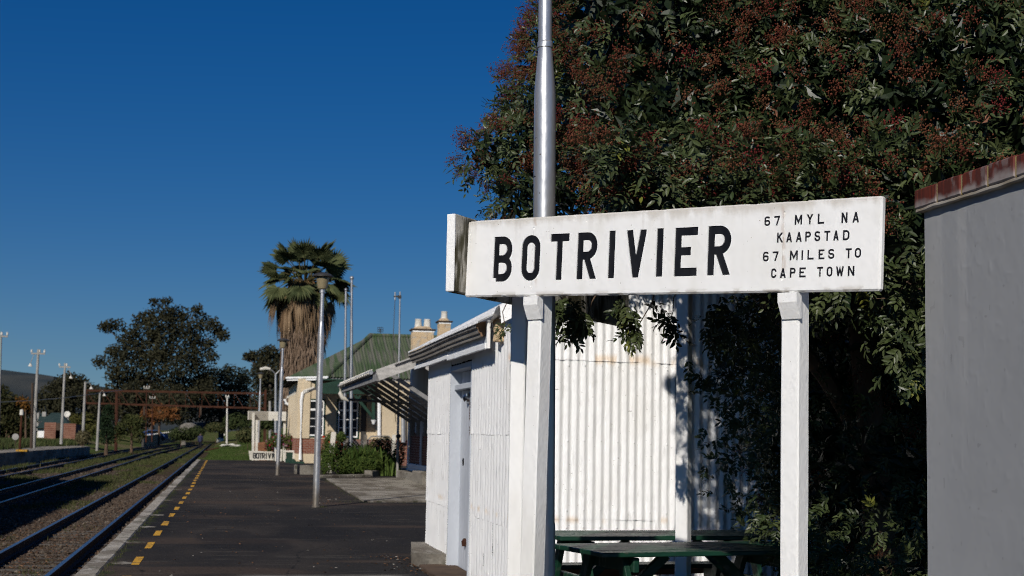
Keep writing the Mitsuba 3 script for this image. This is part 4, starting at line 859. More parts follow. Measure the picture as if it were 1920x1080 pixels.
# berries: loose hanging panicles
OCT = np.array([(1, 0, 0), (-1, 0, 0), (0, 1, 0), (0, -1, 0), (0, 0, 1), (0, 0, -1.0)]); OF = np.array([(0, 2, 4), (2, 1, 4), (1, 3, 4), (3, 0, 4), (2, 0, 5), (1, 2, 5), (3, 1, 5), (0, 3, 5)])
def berry_cluster(c, g, r, n=85):
    d = g + np.array([0, 0, -.35]); d /= np.linalg.norm(d); t = r.rand(n, 1); ln = r.uniform(.09, .17)
    p = c + d * ln * (t - .1) + np.clip(r.normal(0, 1, (n, 3)), -1.7, 1.7) * .040 * (1.15 - .55 * t); s = r.uniform(.0042, .0070, (n, 1, 1))
    v = (p[:, None] + OCT[None] * s).reshape(-1, 3); f = (OF[None] + (np.arange(n) * 6)[:, None, None]).reshape(-1, 3)
    ax = c + d * ln * np.linspace(-.35, .9, 6)[:, None]; st = tube(ax, [.003, .0028, .0025, .002, .0018, .0012], 3, False)   # rachis and stalks
    w_ = np.array([.0012, .0012, 0]); o_ = c + d * ln * (np.clip(t - .25, -.3, .85))
    sv = np.stack([o_ - w_, o_ + w_, p], 1).reshape(-1, 3); k0, k1 = len(v), len(v) + len(st.vertices)
    v = np.vstack([v, st.vertices, sv]); f = np.vstack([f, st.faces + k0, np.arange(3 * n).reshape(-1, 3) + k1])
    h = r.rand(); c0 = np.array([0.175, 0.045, 0.028]) * (1 - h) + np.array([0.20, 0.080, 0.040]) * h
    if r.rand() < .10: c0 = np.array([0.20, 0.030, 0.028])
    col = np.vstack([np.repeat(c0 * r.uniform(.55, 1.35, (n, 1)), 6, 0), np.tile([.09, .06, .03], (len(v) - 6 * n, 1))]); return v, f, col
pb = sample(6800, LO, HI, -0.055, 0.03); pb = np.vstack([pb, ps[-len(tw) - len(shade_sprigs):-len(tw)][::9] + [-.02, -.07, 0.02]]); pb = pb[(meshkit.noise(pb * 1.9, 44) > .10) & ((pb[:, 2] > 2.7) | (rs.rand(len(pb)) < .12))]; gb2 = grad(pb); qb = pj(pb)
visb = in_frame(pb, 0) & ~((qb[:, 0] > 1725) & (qb[:, 1] > 390)) & ~((qb[:, 0] > 860) & (qb[:, 0] < 1660) & (qb[:, 1] > 390) & (qb[:, 1] < 565))
ob = np.argsort(np.where(visb, qb[:, 2], 1e9)); bv, bf, bc, off = [], [], [], 0
for rank, i in enumerate(ob):
    v, f, col = berry_cluster(pb[i], gb2[i], rs, 70 if visb[i] else 20)
    if rank < 290 and visb[i]: add(tree + '__berry_cluster', trimesh.Trimesh(v, f, process=False), 'matte_leaf', color=col)
    else: bv.append(v); bf.append(f + off); bc.append(col); off += len(v)
k = tree + '__far_berries'; scene[k] = PLY(trimesh.Trimesh(np.vstack(bv), np.vstack(bf), process=False), 'matte_leaf', color=np.vstack(bc)); stuff(k)
trunk0 = np.array([5.0, 11.0, 0]); cp = at(1625, 725, y=10.7)
add(tree + '__trunk', rough(tube([(5.1, 11.1, -.1), (5.02, 11.0, .5), (4.92, 10.85, 1.2), cp, (4.75, 10.8, 2.7), (4.7, 10.9, 3.6), (4.6, 11, 4.6)], [.15, .13, .115, .105, .09, .08, .05], 14), .02, 5, 3), 'bark', 30)
limbs = []
for (a, b, c, r0) in [((4.9, 10.9, 1.4), (4.2, 10.9, 2.6), (3.0, 10.8, 3.4), .07), ((4.75, 10.8, 2.4), (5.4, 9.9, 3.2), (6.0, 9.0, 4.0), .07), ((4.7, 10.9, 2.9), (4.2, 9.6, 3.7), (4.2, 8.2, 4.6), .06), ((4.6, 11.0, 3.2), (3.6, 12.4, 3.5), (2.5, 12.8, 3.6), .03), ((4.7, 10.8, 3.2), (3.6, 12.0, 4.2), (2.8, 12.9, 5.2), .05), ((4.75, 10.8, 2.6), (3.9, 9.9, 3.0), (3.0, 9.3, 3.3), .035), ((4.85, 10.9, 2.0), (5.9, 11.6, 2.8), (6.9, 11, 3.8), .06),
                      ((2.9, 9.3, 3.1), (2.4, 9.3, 2.7), (2.2, 9.2, 2.25), .012), ((3.0, 9.3, 3.1), (2.75, 9.3, 2.7), (2.56, 9.3, 2.1), .008), ((3.2, 9.4, 3.0), (2.9, 9.4, 2.7), (2.82, 9.4, 2.2), .008), ((2.4, 12.8, 3.0), (2.35, 12.75, 2.7), (2.33, 12.7, 2.42), .008)]:
    tt = np.linspace(0, 1, 9)[:, None]; pth = (1 - tt) ** 2 * np.array(a) + 2 * tt * (1 - tt) * np.array(b) + tt ** 2 * np.array(c); limbs.append(pth)
    add(tree + '__branch', tube(pth + rs.normal(0, .01, pth.shape), np.linspace(r0, r0 * .35, 9), 7), 'bark', 40)
dl = []
for (px, py, y) in [(1452, 203, 7.9), (1812, 75, 7.2), (1840, 235, 7.0), (1112, 238, 9.0)]: dl.append(at(px, py, y=y))
for p_ in dl:
    m, kk = leafquads(p_ + rs.normal(0, .014, (4, 3)), np.array([.075, .055, .05, .04]), int(p_[0] * 100), np.tile([-.3, -.8, .2], (4, 1)), 3.0, .9)
    add(tree + '__dead_leaf', m, 'matte_leaf', color=np.tile([0.30, 0.14, 0.085], (len(m.vertices), 1)))
twigs = []
for j in range(34):
    a = at(rs.uniform(1660, 1712), rs.uniform(455, 560), y=7.55 + rs.uniform(-.15, .15)); d = rs.normal(0, 1, 3) * [.09, .05, .06]; twigs.append(tube([a, a + d * .6 + rs.normal(0, .01, 3), a + d], [.004, .0035, .002], 5))
for px, py, px2, py2 in [(1383, 117, 1395, 95), (1335, 145, 1350, 122)]:
    twigs.append(tube([at(px, py, y=9.2), at(px2, py2, y=9.15)], [.004, .002], 5))
for tg in twigs: add(tree + '__bare_twig', tg, 'bark', 40)

# ---------------------------------------------------------------- station building with platform awning
bld = thing('station_building', 'station building in shade with a sagging platform awning on timber struts behind the shed', 'building')
VX, VZ0, VY0, VY1, BX = 3.90, 3.10, 39.4, 51.6, 6.28
bp = at(790, 665, y=VY0); VS = (bp[2] - VZ0 - .08) / (bp[0] - VX)            # roof slope from the barge board
vz = lambda x: VZ0 + VS * (x - VX)
def corr_roof(x0, x1, y0, y1, zf, pitch, amp, seed, n=8):
    us = np.arange(y0, y1 + pitch / 12, pitch / 6); vs = np.linspace(0, 1, n)
    m = grid(lambda U, V: np.stack([x0 + (x1 - x0) * V, U, zf(x0 + (x1 - x0) * V) + amp * np.cos(U / pitch * 2 * np.pi) + .02 * (meshkit.noise(np.stack([U * .6, V * 2, U * 0], -1), seed) - .5)], -1), us, vs)
    return m if m.face_normals[:, 2].mean() > 0 else (m.invert(), m)[1]
y = VY0 - .15; k = 0
while y < VY1:
    # a sheet is missing near the front, leaving the battens open
    a, b = y, min(y + .76 * 2, VY1 + .2)
    add(bld + '__roof_sheet', corr_roof(VX - .10 if k else VX + .4, 6.9, a, b, lambda x: vz(x) + .06, .152, .022, k), 'dark_roof', True); y = b; k += 1
for (x0, x1) in [(5.4, 5.48), (4.7, 4.78)]:
    add(bld + '__batten', box(x0, x1, VY0, VY1, vz(x0) - .02, vz(x0) + .035), 'shade_toned_timber')
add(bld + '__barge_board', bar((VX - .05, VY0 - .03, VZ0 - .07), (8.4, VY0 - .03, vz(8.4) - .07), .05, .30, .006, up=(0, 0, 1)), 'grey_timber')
add(bld + '__eave_beam', box(VX - .06, VX + .08, VY0 + .1, VY1, VZ0 - .22, VZ0 - .02, .01), 'shade_toned_timber')
# white ribbed gutter edge and outlet elbow
rim = [tube([(VX - .13, VY0 + 1.0, VZ0 + .045), (VX - .13, VY1 + .3, VZ0 + .02)], .062, 10)]
add(bld + '__gutter', rim[0], 'galvanised', 30)
nn = int((VY1 - VY0 - 1.0) / .55)
add(bld + '__sheet_end', cat([tube([(VX - .20, VY0 + 1.1 + j * .55, VZ0 - .01), (VX - .17, VY0 + 1.1 + j * .55, VZ0 + .09), (VX - .08, VY0 + 1.1 + j * .55, VZ0 + .12)], .018, 6) for j in range(nn)]), 'chalk_white', 30)
labels[bld + '__sheet_end'] = {'kind': 'stuff'}
add(bld + '__gutter_outlet', tube([(VX - .10, VY1 + .1, VZ0 - .02), (VX - .11, VY1 + .1, VZ0 - .25), (VX - .03, VY1 + .1, VZ0 - .40), (VX + .2, VY1 + .1, VZ0 - .45)], .075, 10), 'chalk_white', 40)
add(bld + '__down_pipe', tube([(VX + .2, VY1 + .1, VZ0 - .45), (BX - .02, VY1 + .05, VZ0 - .55), (BX - .02, VY1 + .05, .2)], .05, 8), 'shade_toned_timber', 40)
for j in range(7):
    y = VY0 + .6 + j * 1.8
    add(bld + '__rafter', bar((VX - .02, y, VZ0 - .05), (BX + .05, y, vz(BX) - .07), .07, .13, .006), 'shade_toned_timber')
    add(bld + '__strut', bar((VX + .35, y, VZ0 - .0), (BX - .02, y, 1.85), .09, .11, .006), 'shade_toned_timber')
    add(bld + '__wall_bracket', box(BX - .16, BX - .002, y - .09, y + .09, 1.45, 1.98, .03), 'shade_toned_timber')
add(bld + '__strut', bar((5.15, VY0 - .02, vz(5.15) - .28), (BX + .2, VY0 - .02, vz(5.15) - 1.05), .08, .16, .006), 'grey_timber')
add(bld + '__wall', cat([box(BX, 12, 30, VY1 + .8, 1.55, vz(BX)), ]), 'grey_paint')
add(bld + '__brick_wall', box(BX + .01, 12, 30, VY1 + .7, .5, 1.548), 'brick_wall')
add(bld + '__plinth', box(BX - .05, 12.05, 30, VY1 + .85, -.02, .498, .01), 'white_paint')
add(bld + '__pilaster', box(BX - .04, BX + .3, VY1 + .55, VY1 + .84, .5, 2.9, .01), 'white_paint')
for j in range(3): add(bld + '__pilaster', box(BX - .05, BX + .005, VY1 - 3.0 - 3.4 * j, VY1 - 2.7 - 3.4 * j, .5, 2.6, .01), 'grey_paint')
rt = extr(sg.Polygon([(6.6, vz(6.6) + .02), (9.4, vz(6.6) + 2.05), (12.2, vz(6.6) + .02)]), 11.5); rt.apply_transform(frame((0, VY1 + .4, 0), X, Z, -Y)); add(bld + '__roof', rt, 'dark_roof')
stp = thing('stone_step', 'weathered stone step at the end of the white plinth of the station building', 'step')
scene[stp] = PLY(rough(box(5.85, 6.22, 47.0, 52.0, -.02, .25, .02), .02, 2, 3, .25), 'concrete', smooth=25)
scene[thing('stone_block', 'square brown stone block beside the shaded brick wall, right of the step', 'block')] = PLY(rough(box(5.72, 6.20, 44.2, 46.6, -.02, .38, .02), .02, 2, 5, .25), 'concrete', smooth=25)

# ---------------------------------------------------------------- house with the green roof
house = thing('house', 'cream house with a mossy green corrugated roof, brick base and white downpipe', 'house')
HX, HY = 3.38, 74.3
add(house + '__wall', cat([box(HX, 12.5, HY, 86, 1.2, 4.12, .01), box(HX - .006, 12.506, HY - .006, 86.006, -.05, .46)]), 'cream_wall')
add(house + '__brick_base', box(HX - .02, 12.52, HY - .02, 86.02, .461, 1.199), 'brick_wall')
WGX = 7.25
add(house + '__wing_wall', cat([box(WGX, 12.4, 71.4, HY - .03, 1.2, 4.0, .01), box(WGX - .1, WGX + .0, 71.5, 71.9, 2.2, 2.5)]), 'cream_wall')
add(house + '__brick_base', box(WGX - .02, 12.42, 71.38, HY - .03, -.05, 1.199), 'brick_wall')
add(house + '__pilaster', cat([box(WGX + .95, WGX + 1.15, 71.25, 71.398, 1.2, 3.6, .01)]), 'cream_wall')
add(house + '__pilaster', box(HX + .25, HX + .62, HY - .10, HY - .007, 1.2, 4.0, .02), 'cream_wall')
# roof planes
ap = at(695, 630, y=79.2); rz = ap[2]; A_ = np.array([2.85, 75.2, 4.20]); B_ = at(613, 708, y=73.5); B_[2] = 4.22
RPx = np.linspace(0, 1, 2)
def front(U, V):        # U along x, V up the slope
    z0, z1 = B_[2], rz; xl = B_[0] + (ap[0] - B_[0]) * V; x = xl + (15 - xl) * 0 + U
    return np.stack([np.maximum(x, xl), 73.5 + (79.2 - 73.5) * V, z0 + (z1 - z0) * V + .025 * np.cos(U / .155 * 2 * np.pi)], -1)
def front2(U, V):
    xl = B_[0] + (ap[0] - B_[0]) * V; x = np.maximum(U, xl)
    return np.stack([x, 73.5 + 5.7 * V, B_[2] + (rz - B_[2]) * V + .026 * np.cos(U / .155 * 2 * np.pi)], -1)
m = grid(front2, np.arange(B_[0], 14.5, .155 / 6), np.linspace(0, 1, 14))
if m.face_normals[:, 2].mean() < 0: m.invert()
add(house + '__roof', m, 'green_roof', True)
ap2 = np.array([ap[0], 79.2, rz]); bk = np.array([2.85, 86.6, 4.2]); e2_ = np.array([14.5, 79.2, rz])
m = trimesh.Trimesh([A_, B_, ap2, bk, e2_, (14.5, 86.6, 4.2)], [(0, 1, 2), (0, 2, 3), (3, 2, 4), (3, 4, 5)], process=False); add(house + '__roof', m, 'green_roof')
add(house + '__hip_cap', tube([B_ + [0, 0, .04], ap2 + [0, 0, .05]], .12, 8), 'green_roof', 40)
add(house + '__hip_cap', tube([ap2 + [0, 0, .05], e2_ + [0, 0, .05]], .10, 8), 'green_roof', 40)
add(house + '__fascia', bar(A_ + [0, -.06, -.07], B_ + [0, -.06, -.07], .06, .20, .01), 'white_paint')
add(house + '__gutter', bar(A_ + [-.05, -.12, -.03], B_ + [.05, -.12, -.02], .10, .10, .02), 'white_paint')
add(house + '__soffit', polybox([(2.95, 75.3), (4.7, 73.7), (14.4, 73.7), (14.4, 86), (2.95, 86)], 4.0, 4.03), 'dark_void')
add(house + '__eave_beam', box(4.9, 14.4, 73.62, 73.7, 3.95, 4.19), 'shade_toned_timber')
# green porch hood with brace and post
PY = 71.35
pts = [at(597, 721, y=PY), at(640, 712, y=PY), at(703, 716, y=PY), at(703, 739, y=PY), at(597, 738, y=PY)]
m = extr(sg.Polygon([(p[0], p[2]) for p in pts]), .10); m.apply_transform(frame((0, PY + .05, 0), X, Z, -Y)); add(house + '__porch_valance', m, 'green_paint')
add(house + '__porch_roof', cat([bar(((pts[0][0] + pts[2][0]) / 2, PY, pts[1][2] + .0), ((pts[0][0] + pts[2][0]) / 2, HY, 4.05), pts[2][0] - pts[0][0], .06), bar((pts[0][0] + .03, PY, pts[0][2] - .2), (pts[0][0] + .03, HY, 3.85), .05, .4)]), 'green_paint')
a_, b_ = at(665, 741, y=PY + .1), at(698, 781, y=PY + .1); add(house + '__brace', bar(a_, b_, .14, .14, .01), 'green_paint')
c_ = at(670, 744, y=PY + .15), at(660, 752, y=PY + .15)
add(house + '__brace', bar(at(668, 752, y=PY + .1), at(676, 741, y=PY + .1), .10, .10, .01), 'green_paint')
a_, b_ = at(700, 738, y=PY), at(700, 787, y=PY); add(house + '__post', bar(b_, a_, .15, .15, .01), 'green_paint')
add(house + '__corbel', lathe([(0, -.22), (.06, -.2), (.11, -.06), (.14, 0), (0, .01)], b_ + [.02, 0.05, -.01], 12), 'white_paint', 30)
# windows
def window(x0, x1, z0, z1, y, cols=3, rows_=3, lit='white_paint'):
    w = add(house + '__window', cat([box(x0 - .07, x0, y - .05, y - .0065, z0 - .07, z1 + .07), box(x1, x1 + .07, y - .05, y - .0065, z0 - .07, z1 + .07), box(x0, x1, y - .05, y - .0065, z1, z1 + .07), box(x0, x1, y - .05, y - .0065, z0 - .07, z0)]), 'green_paint')
    add(w + '__pane', box(x0, x1, y - .012, y - .0068, z0, z1), 'window_glass')
    zt = z0 + (z1 - z0) * .74
    bars = [box(x0, x0 + .06, y - .045, y - .013, z0, z1), box(x1 - .06, x1, y - .045, y - .013, z0, z1), box(x0 + .06, x1 - .06, y - .045, y - .013, z0, z0 + .07), box(x0 + .06, x1 - .06, y - .045, y - .013, z1 - .06, z1), box(x0 + .06, x1 - .06, y - .046, y - .013, zt - .05, zt + .05)]
    add(w + '__frame', cat(bars), lit)
    xi = np.linspace(x0 + .06, x1 - .06, cols + 1)[1:-1]; zi = np.linspace(z0 + .07, zt - .05, rows_ + 1)[1:-1]
    add(w + '__glazing_bar', cat([box(q - .016, q + .016, y - .035, y - .014, z0 + .07, z1 - .06) for q in xi] + [box(x0 + .06, x1 - .06, y - .034, y - .0145, q - .016, q + .016) for q in zi]), lit)
wa, wb = at(577, 817, y=HY), at(606, 751, y=HY); window(wa[0], wb[0] + .05, wa[2], wb[2], HY, 2, 3)
wa, wb = at(633, 820, y=HY), at(672, 752, y=HY); window(wa[0], wb[0], wa[2], wb[2], HY, 3, 3)
wa, wb = at(676, 820, y=HY), at(688, 742, y=HY); add(house + '__door', box(wa[0], wb[0], HY - .05, HY - .007, .2, wb[2]), 'dark_metal')
p1 = [at(567, 738, y=HY - .14), at(565, 752, y=HY - .14), at(563, 862, y=HY - .14)]
add(house + '__down_pipe', tube([p1[0] + [.25, .1, .2], p1[0], p1[1], p1[2]], .085, 8), 'white_paint', 40)
p1 = [at(711, 742, y=71.3), at(711, 820, y=71.3)]; add(house + '__down_pipe', tube(p1, .085, 8), 'white_paint', 40)
p1 = [at(756, 760, y=71.2), at(756, 830, y=71.2)]; add(house + '__down_pipe', tube(p1, .11, 8), 'galvanised', 40)
def awning(p_eave0, p_eave1, out, rise, nrib, key):
    p0, p1 = np.array(p_eave0), np.array(p_eave1); o = np.array(out)
    v = np.array([p0, p1, p1 + o + [0, 0, rise], p0 + o + [0, 0, rise]]); m = extr(sg.box(0, 0, 1, 1), .05)
    add(key + '__awning', bar((p0 + p1) / 2 + (o + [0, 0, rise]) * 0, (p0 + p1) / 2 + o + [0, 0, rise], np.linalg.norm(p1 - p0), .09), 'dark_roof')
    add(key + '__awning_edge', cat([tube([p0 + (p1 - p0) * t - o * .04 + [0, 0, -.02], p0 + (p1 - p0) * t - o * .02 + [0, 0, .10], p0 + (p1 - p0) * t + o * .12 + [0, 0, .15]], .035, 6) for t in np.linspace(0.02, .98, nrib)]), 'chalk_white', 40); stuff(key + '__awning_edge') if key + '__awning_edge' in scene else None
a0, a1 = at(555, 738, y=76.5), at(533, 749, y=88); a1[0] = a0[0]
awning(a0, (a0[0], 87.5, a0[2]), (.75, 0, 0), .35, 9, house)
a0 = at(563, 739, y=72.4); awning(a0 + [.15, .0, .05], a0 + [.42, -3.2, .12], (.5, 0, 0), .22, 6, house)
add(house + '__gutter_outlet', tube([at(534, 748, y=86.5), at(536, 756, y=86.5), at(545, 760, y=86.5)], .09, 8), 'white_paint', 40)
def chimney(px0, px1, ptop, pbot, y, pots, label):
    a, b = at(px0, ptop, y=y), at(px1, pbot, y=y); t = thing('chimney', label, 'chimney', None); w = b[0] - a[0]; cx_, z1 = (a[0] + b[0]) / 2, a[2]
    d = w * .75 if pots > 1 else w
    add(t + '__stack', rough(box(a[0] + .05, b[0] - .05, y - d / 2, y + d / 2, rz - 1.6, z1 - .12, .02), .015, 2, 3, .25), 'chimney_wall', 25)
    add(t + '__cap', cat([rough(box(a[0] + .03, b[0] - .03, y - d / 2 - .02, y + d / 2 + .02, z1 - .17, z1 - .08, .01), .008, 3, 4, .2)]), 'white_paint')
    add(t + '__slab', rough(box(a[0] - .05, b[0] + .05, y - d / 2 - .09, y + d / 2 + .09, z1 - .08, z1, .02), .012, 3, 5, .2), 'wood_pole')
    add(t + '__mortar_cone', lathe([(w * .48, z1 - .0), (w * .3, z1 + .14), (.0, z1 + .16)], (cx_, y, 0), 10), 'chimney_wall', 40)
    for j in range(pots):
        x = cx_ + (j - (pots - 1) / 2) * .46
        add(t + '__pot', lathe([(.19, z1 + .02), (.185, z1 + .1), (.155, z1 + .46), (.17, z1 + .47), (.165, z1 + .52), (.10, z1 + .53), (.09, z1 + .2)], (x, y, 0), 16), 'chalk_white', 30)
chimney(771, 813, 617, 650, 75.8, 2, 'peeling cream chimney with two white pots')
chimney(820, 845, 602, 625, 78.5, 1, 'narrow cream chimney with a single white pot')
an = thing('television_antenna', 'small wire television antenna on the green roof ridge', 'antenna')
c = at(713, 628, y=79.2); add(an + '__mast', tube([c + [0, 0, -.1], c + [0, 0, .34]], .02, 5), 'dark_metal')
add(an + '__boom', cat([tube([c + [-.14, 0, .28], c + [.14, 0, .28]], .014, 4)] + [tube([c + [-.14 + .28 * t, 0, .28 - .13], c + [-.14 + .28 * t, 0, .28 + .13]], .012, 4) for t in (0, .33, .66, 1)] + [tube([c + [-.14, 0, .28 + q], c + [.14, 0, .28 + q]], .012, 4) for q in (-.12, .12)]), 'dark_metal')

# ---------------------------------------------------------------- garden, fence, poles
def pole(name, label, c, px0, px1, y, r, m, group=None, knob=0, base=None):
    a, b = at(*px0, y=y), at(*px1, y=y); a = a.copy()
    if base is not None: a = np.array([a[0], a[1], base])
    t = thing(name, label, c, group); h = np.linalg.norm(b - a)
    add(t + '__shaft', tube([a, a + (b - a) * .42, a + (b - a) * .425, a + (b - a) * .78, a + (b - a) * .785, b], [r * 1.2, r * 1.2, r, r, r * .8, r * .8], 10), m, 40)
    if knob: s = trimesh.creation.icosphere(2, knob); s.apply_translation(b + [0, 0, knob * .7]); add(t + '__finial', s, 'galvanised', True)
    return t, a, b
pole('flagpole', 'slim silver flagpole in the garden, shorter and left of its pair', 'flagpole', (646.5, 835), (648.5, 545), 60.0, .052, 'galvanised', 'flagpoles in the garden', .06, 0)
pole('flagpole', 'taller silver flagpole in the garden with a round finial', 'flagpole', (658.5, 835), (659.5, 524), 60.4, .062, 'galvanised', 'flagpoles in the garden', .085, 0)
t, a, b = pole('camera_pole', 'thin steel pole with a small device on its top beside the garden', 'pole', (745, 893), (750, 547), 52.6, .036, 'galvanised', None, 0, 0)
add(t + '__bracket', cat([bar(b + [0, 0, -.17], b + [-.22, 0, -.17], .06, .05), box(b[0] - .07, b[0] + .05, b[1] - .05, b[1] + .05, b[2] - .24, b[2] - .13)]), 'dark_metal')
add(t + '__device', tube([b + [-.17, 0, -.30], b + [-.17, 0, -.02]], .028, 8), 'galvanised'); add(t + '__cable', tube([b + [-.17, 0, -.3], b + [-.2, 0, -1.5], b + [-.15, 0, -3.0], b + [-.04, 0, -4.6]], .012, 5), 'dark_metal')
t = thing('gate_post', 'short pale steel post at the garden gate with a dark clamp', 'post'); a, b = at(745, 893, y=52.2), at(747, 818, y=52.2); a[2] = 0
add(t + '__shaft', tube([a, b], .045, 8), 'pole_paint', 40); s = trimesh.creation.icosphere(1, .09); s.apply_translation(b); add(t + '__clamp', s, 'dark_metal')
gt_ = thing('garden_gate', 'bent pipe garden gate with wire mesh in front of the house', 'gate')
g0, g1 = at(690, 822, y=57), at(735, 822, y=57); h = .1
add(gt_ + '__pipe_frame', tube([(g0[0], 57, .1), (g0[0], 57, g0[2] - .05), g0 + [.12, 0, .08], g1 + [-.12, 0, .08], (g1[0], 57, g1[2] - .05), (g1[0], 57, .1)], .028, 8), 'pole_paint', 40)
def mesh_wire(x0, x1, y0, y1, z0, z1, s=.085, r=.0045):
    L = math.hypot(x1 - x0, y1 - y0); d = np.array([(x1 - x0) / L, (y1 - y0) / L, 0]); o = np.array([x0, y0, 0]); H = z1 - z0; ms = []
    for sgn in (1, -1):
        for u in np.arange(-H, L + H, s * 1.4):
            a, b = u, u + sgn * H; za, zb = z0, z1
            lo, hi = min(a, b), max(a, b)
            if hi < 0 or lo > L: continue
            ta = np.clip(((0 if sgn > 0 else L) - a) / (b - a), 0, 1); tb = np.clip(((L if sgn > 0 else 0) - a) / (b - a), 0, 1)
            if tb - ta < .02: continue
            ms.append(tube([o + d * (a + (b - a) * ta) + [0, 0, z0 + H * ta], o + d * (a + (b - a) * tb) + [0, 0, z0 + H * tb]], r, 3, False))
    return cat(ms)
k = add(gt_ + '__mesh', mesh_wire(g0[0], g1[0], 57, 57, .15, g0[2]), 'galvanised'); stuff(k)
fn = thing('wire_fence', 'diamond wire mesh fence on concrete posts around the garden', 'fence')
f0, f1 = at(627, 822, y=57), at(690, 820, y=57)
k = add(fn + '__mesh', mesh_wire(f0[0], f1[0], 57.02, 57.02, .1, f0[2] - .05), 'galvanised'); stuff(k)
for (px, pt, pb_, lean) in [(650, 822, 880, 0), (684, 815, 870, .02)]:
    a, b = at(px, pb_, y=56.9), at(px, pt, y=56.9); a[2] = 0; add(fn + '__post', bar(a, b + [lean, 0, 0], .13, .11, .01), 'concrete')
a, b = at(618, 880, y=54.5), at(626, 810, y=54.5); a[2] = 0.05; add(fn + '__post', rough(bar(a, b, .17, .13, .015), .01, 3, 2, .2), 'chalk_white')
a, b = at(739, 880, y=57), at(739, 815, y=57); a[2] = 0; add(fn + '__post', bar(a, b, .13, .12, .01), 'chalk_white')

def bush(name, label, clumps, seed, size, c0, c1, rough_leaf='matte_leaf', cat_='plant', group=None, n=900, elong=2.6, flowers=None):
    """clumps: (centre, radii); leaves through the outer shell"""
    r = np.random.RandomState(seed); t = thing(name, label, cat_, group); P_, N_ = [], []
    for c, rad in clumps:
        rad = np.broadcast_to(rad, 3); d = r.normal(size=(n, 3)); d /= np.linalg.norm(d, axis=1, keepdims=True); rr = r.uniform(.45, 1.08, (n, 1)) ** .6
        rr = rr * (1 + .35 * (meshkit.noise(d * 2.2 + np.array(c) * 3, seed) - .5)[:, None])
        P_.append(np.array(c) + d * rad * rr); N_.append(d)
    P_, N_ = np.concatenate(P_), np.concatenate(N_); keep = P_[:, 2] > gz(P_[:, 0], P_[:, 1]) - .05
    P_, N_ = P_[keep], N_[keep]
    m, kk = leafquads(P_, size * r.uniform(.6, 1.3, len(P_)), seed, N_ + [0, 0, .4], elong, .8); tt = r.rand(len(P_), 1)
    col = (np.array(c0) * (1 - tt) + np.array(c1) * tt); k = t + '__foliage'; scene[k] = PLY(m, rough_leaf, color=np.repeat(col, kk, 0)); stuff(k)
    stems = [tube([(c[0], c[1], gz(c[0], c[1]) - .1), (c[0] + .02, c[1], c[2])], [.03 * max(1, np.max(rad) * .6), .012], 5) for c, rad in clumps[:1]]
    add(t + '__stem', cat(stems), 'bark')
    if flowers:
        nf, fc_, fs = flowers; ii = r.choice(len(P_), nf); fm, kk = leafquads(P_[ii] + N_[ii] * .05, fs, seed + 1, N_[ii], 1.2, .5)
        k = t + '__flowers'; scene[k] = PLY(fm, 'matte_leaf', color=np.repeat(np.array(fc_)[r.randint(0, len(fc_), nf)], kk, 0)); stuff(k)
    return t
def cpx(px, py, y, rx, ry, d=None): return (at(px, py, y=y), (rx * y / FPX, d if d else rx * y / FPX * .8, ry * y / FPX))
G0, G1 = (0.030, 0.062, 0.012), (0.090, 0.125, 0.025)
bush('hedge', 'low green creeping hedge along the garden kerb beside the lamp post', [cpx(px, py, 53, rx, ry, .5) for px, py, rx, ry in [(612, 870, 18, 20), (640, 872, 22, 16), (668, 874, 24, 14), (696, 868, 22, 16), (622, 850, 14, 18)]], 201, .10, G0, G1, n=900)
bush('shrub', 'tall leafy shrub with red flowers left of the garden fence', [cpx(px, py, 55.5, rx, ry, .5) for px, py, rx, ry in [(620, 826, 12, 18), (612, 850, 12, 22), (637, 845, 12, 16), (640, 820, 8, 10)]], 202, .10, G0, (0.10, 0.13, 0.03), n=600, flowers=(40, [(.45, .03, .01), (.4, .08, .02)], .13))
bush('shrub', 'dark shrub growing through the wire fence in the middle of the garden', [cpx(px, py, 56, rx, ry, .6) for px, py, rx, ry in [(655, 850, 15, 20), (672, 855, 16, 20), (690, 852, 14, 18)]], 203, .12, (0.020, 0.045, 0.010), (0.07, 0.11, 0.022), n=700)
bush('shrub', 'brownish shrub in front of the bent pipe gate', [cpx(px, py, 55, rx, ry, .5) for px, py, rx, ry in [(705, 840, 14, 20), (722, 835, 14, 18), (718, 860, 20, 20)]], 204, .10, (0.035, 0.055, 0.012), (0.10, 0.085, 0.03), n=700)
bush('shrub', 'shaded dark shrub between the gate post and the station wall', [cpx(px, py, 55, rx, ry, .5) for px, py, rx, ry in [(748, 850, 12, 26), (738, 872, 12, 12)]], 205, .10, (0.018, 0.04, 0.010), (0.05, 0.08, 0.02), n=600)
r = np.random.RandomState(206); pp = np.concatenate([at(px, 885, y=53.4)[None] + r.normal(0, .22, (60, 3)) * [1, .5, 0] for px in (668, 690, 712)]); pp[:, 2] = .02
m1, c1 = tufts(pp, .95, 207, 4, .1, (0.05, 0.10, 0.02), (0.12, 0.17, 0.04)); kk = thing('garden_plants', 'upright light green blades growing in the garden bed', 'plants', None, 'stuff'); scene[kk] = PLY(m1, 'matte_leaf', color=c1)
bush('flower_bush', 'bush with pink and red flowers against the left side of the house', [cpx(px, py, 79, rx, ry, .8) for px, py, rx, ry in [(520, 826, 16, 14), (540, 828, 12, 14), (506, 834, 8, 10)]], 208, .14, (0.035, 0.06, 0.015), (0.11, 0.12, 0.03), n=600, flowers=(90, [(.28, .09, .14), (.25, .015, .03), (.34, .18, .2)], .15))
kb = thing('kerb', 'low concrete kerb along the front of the garden', 'kerb'); a, b = at(690, 894, z=0), at(762, 889, z=0)
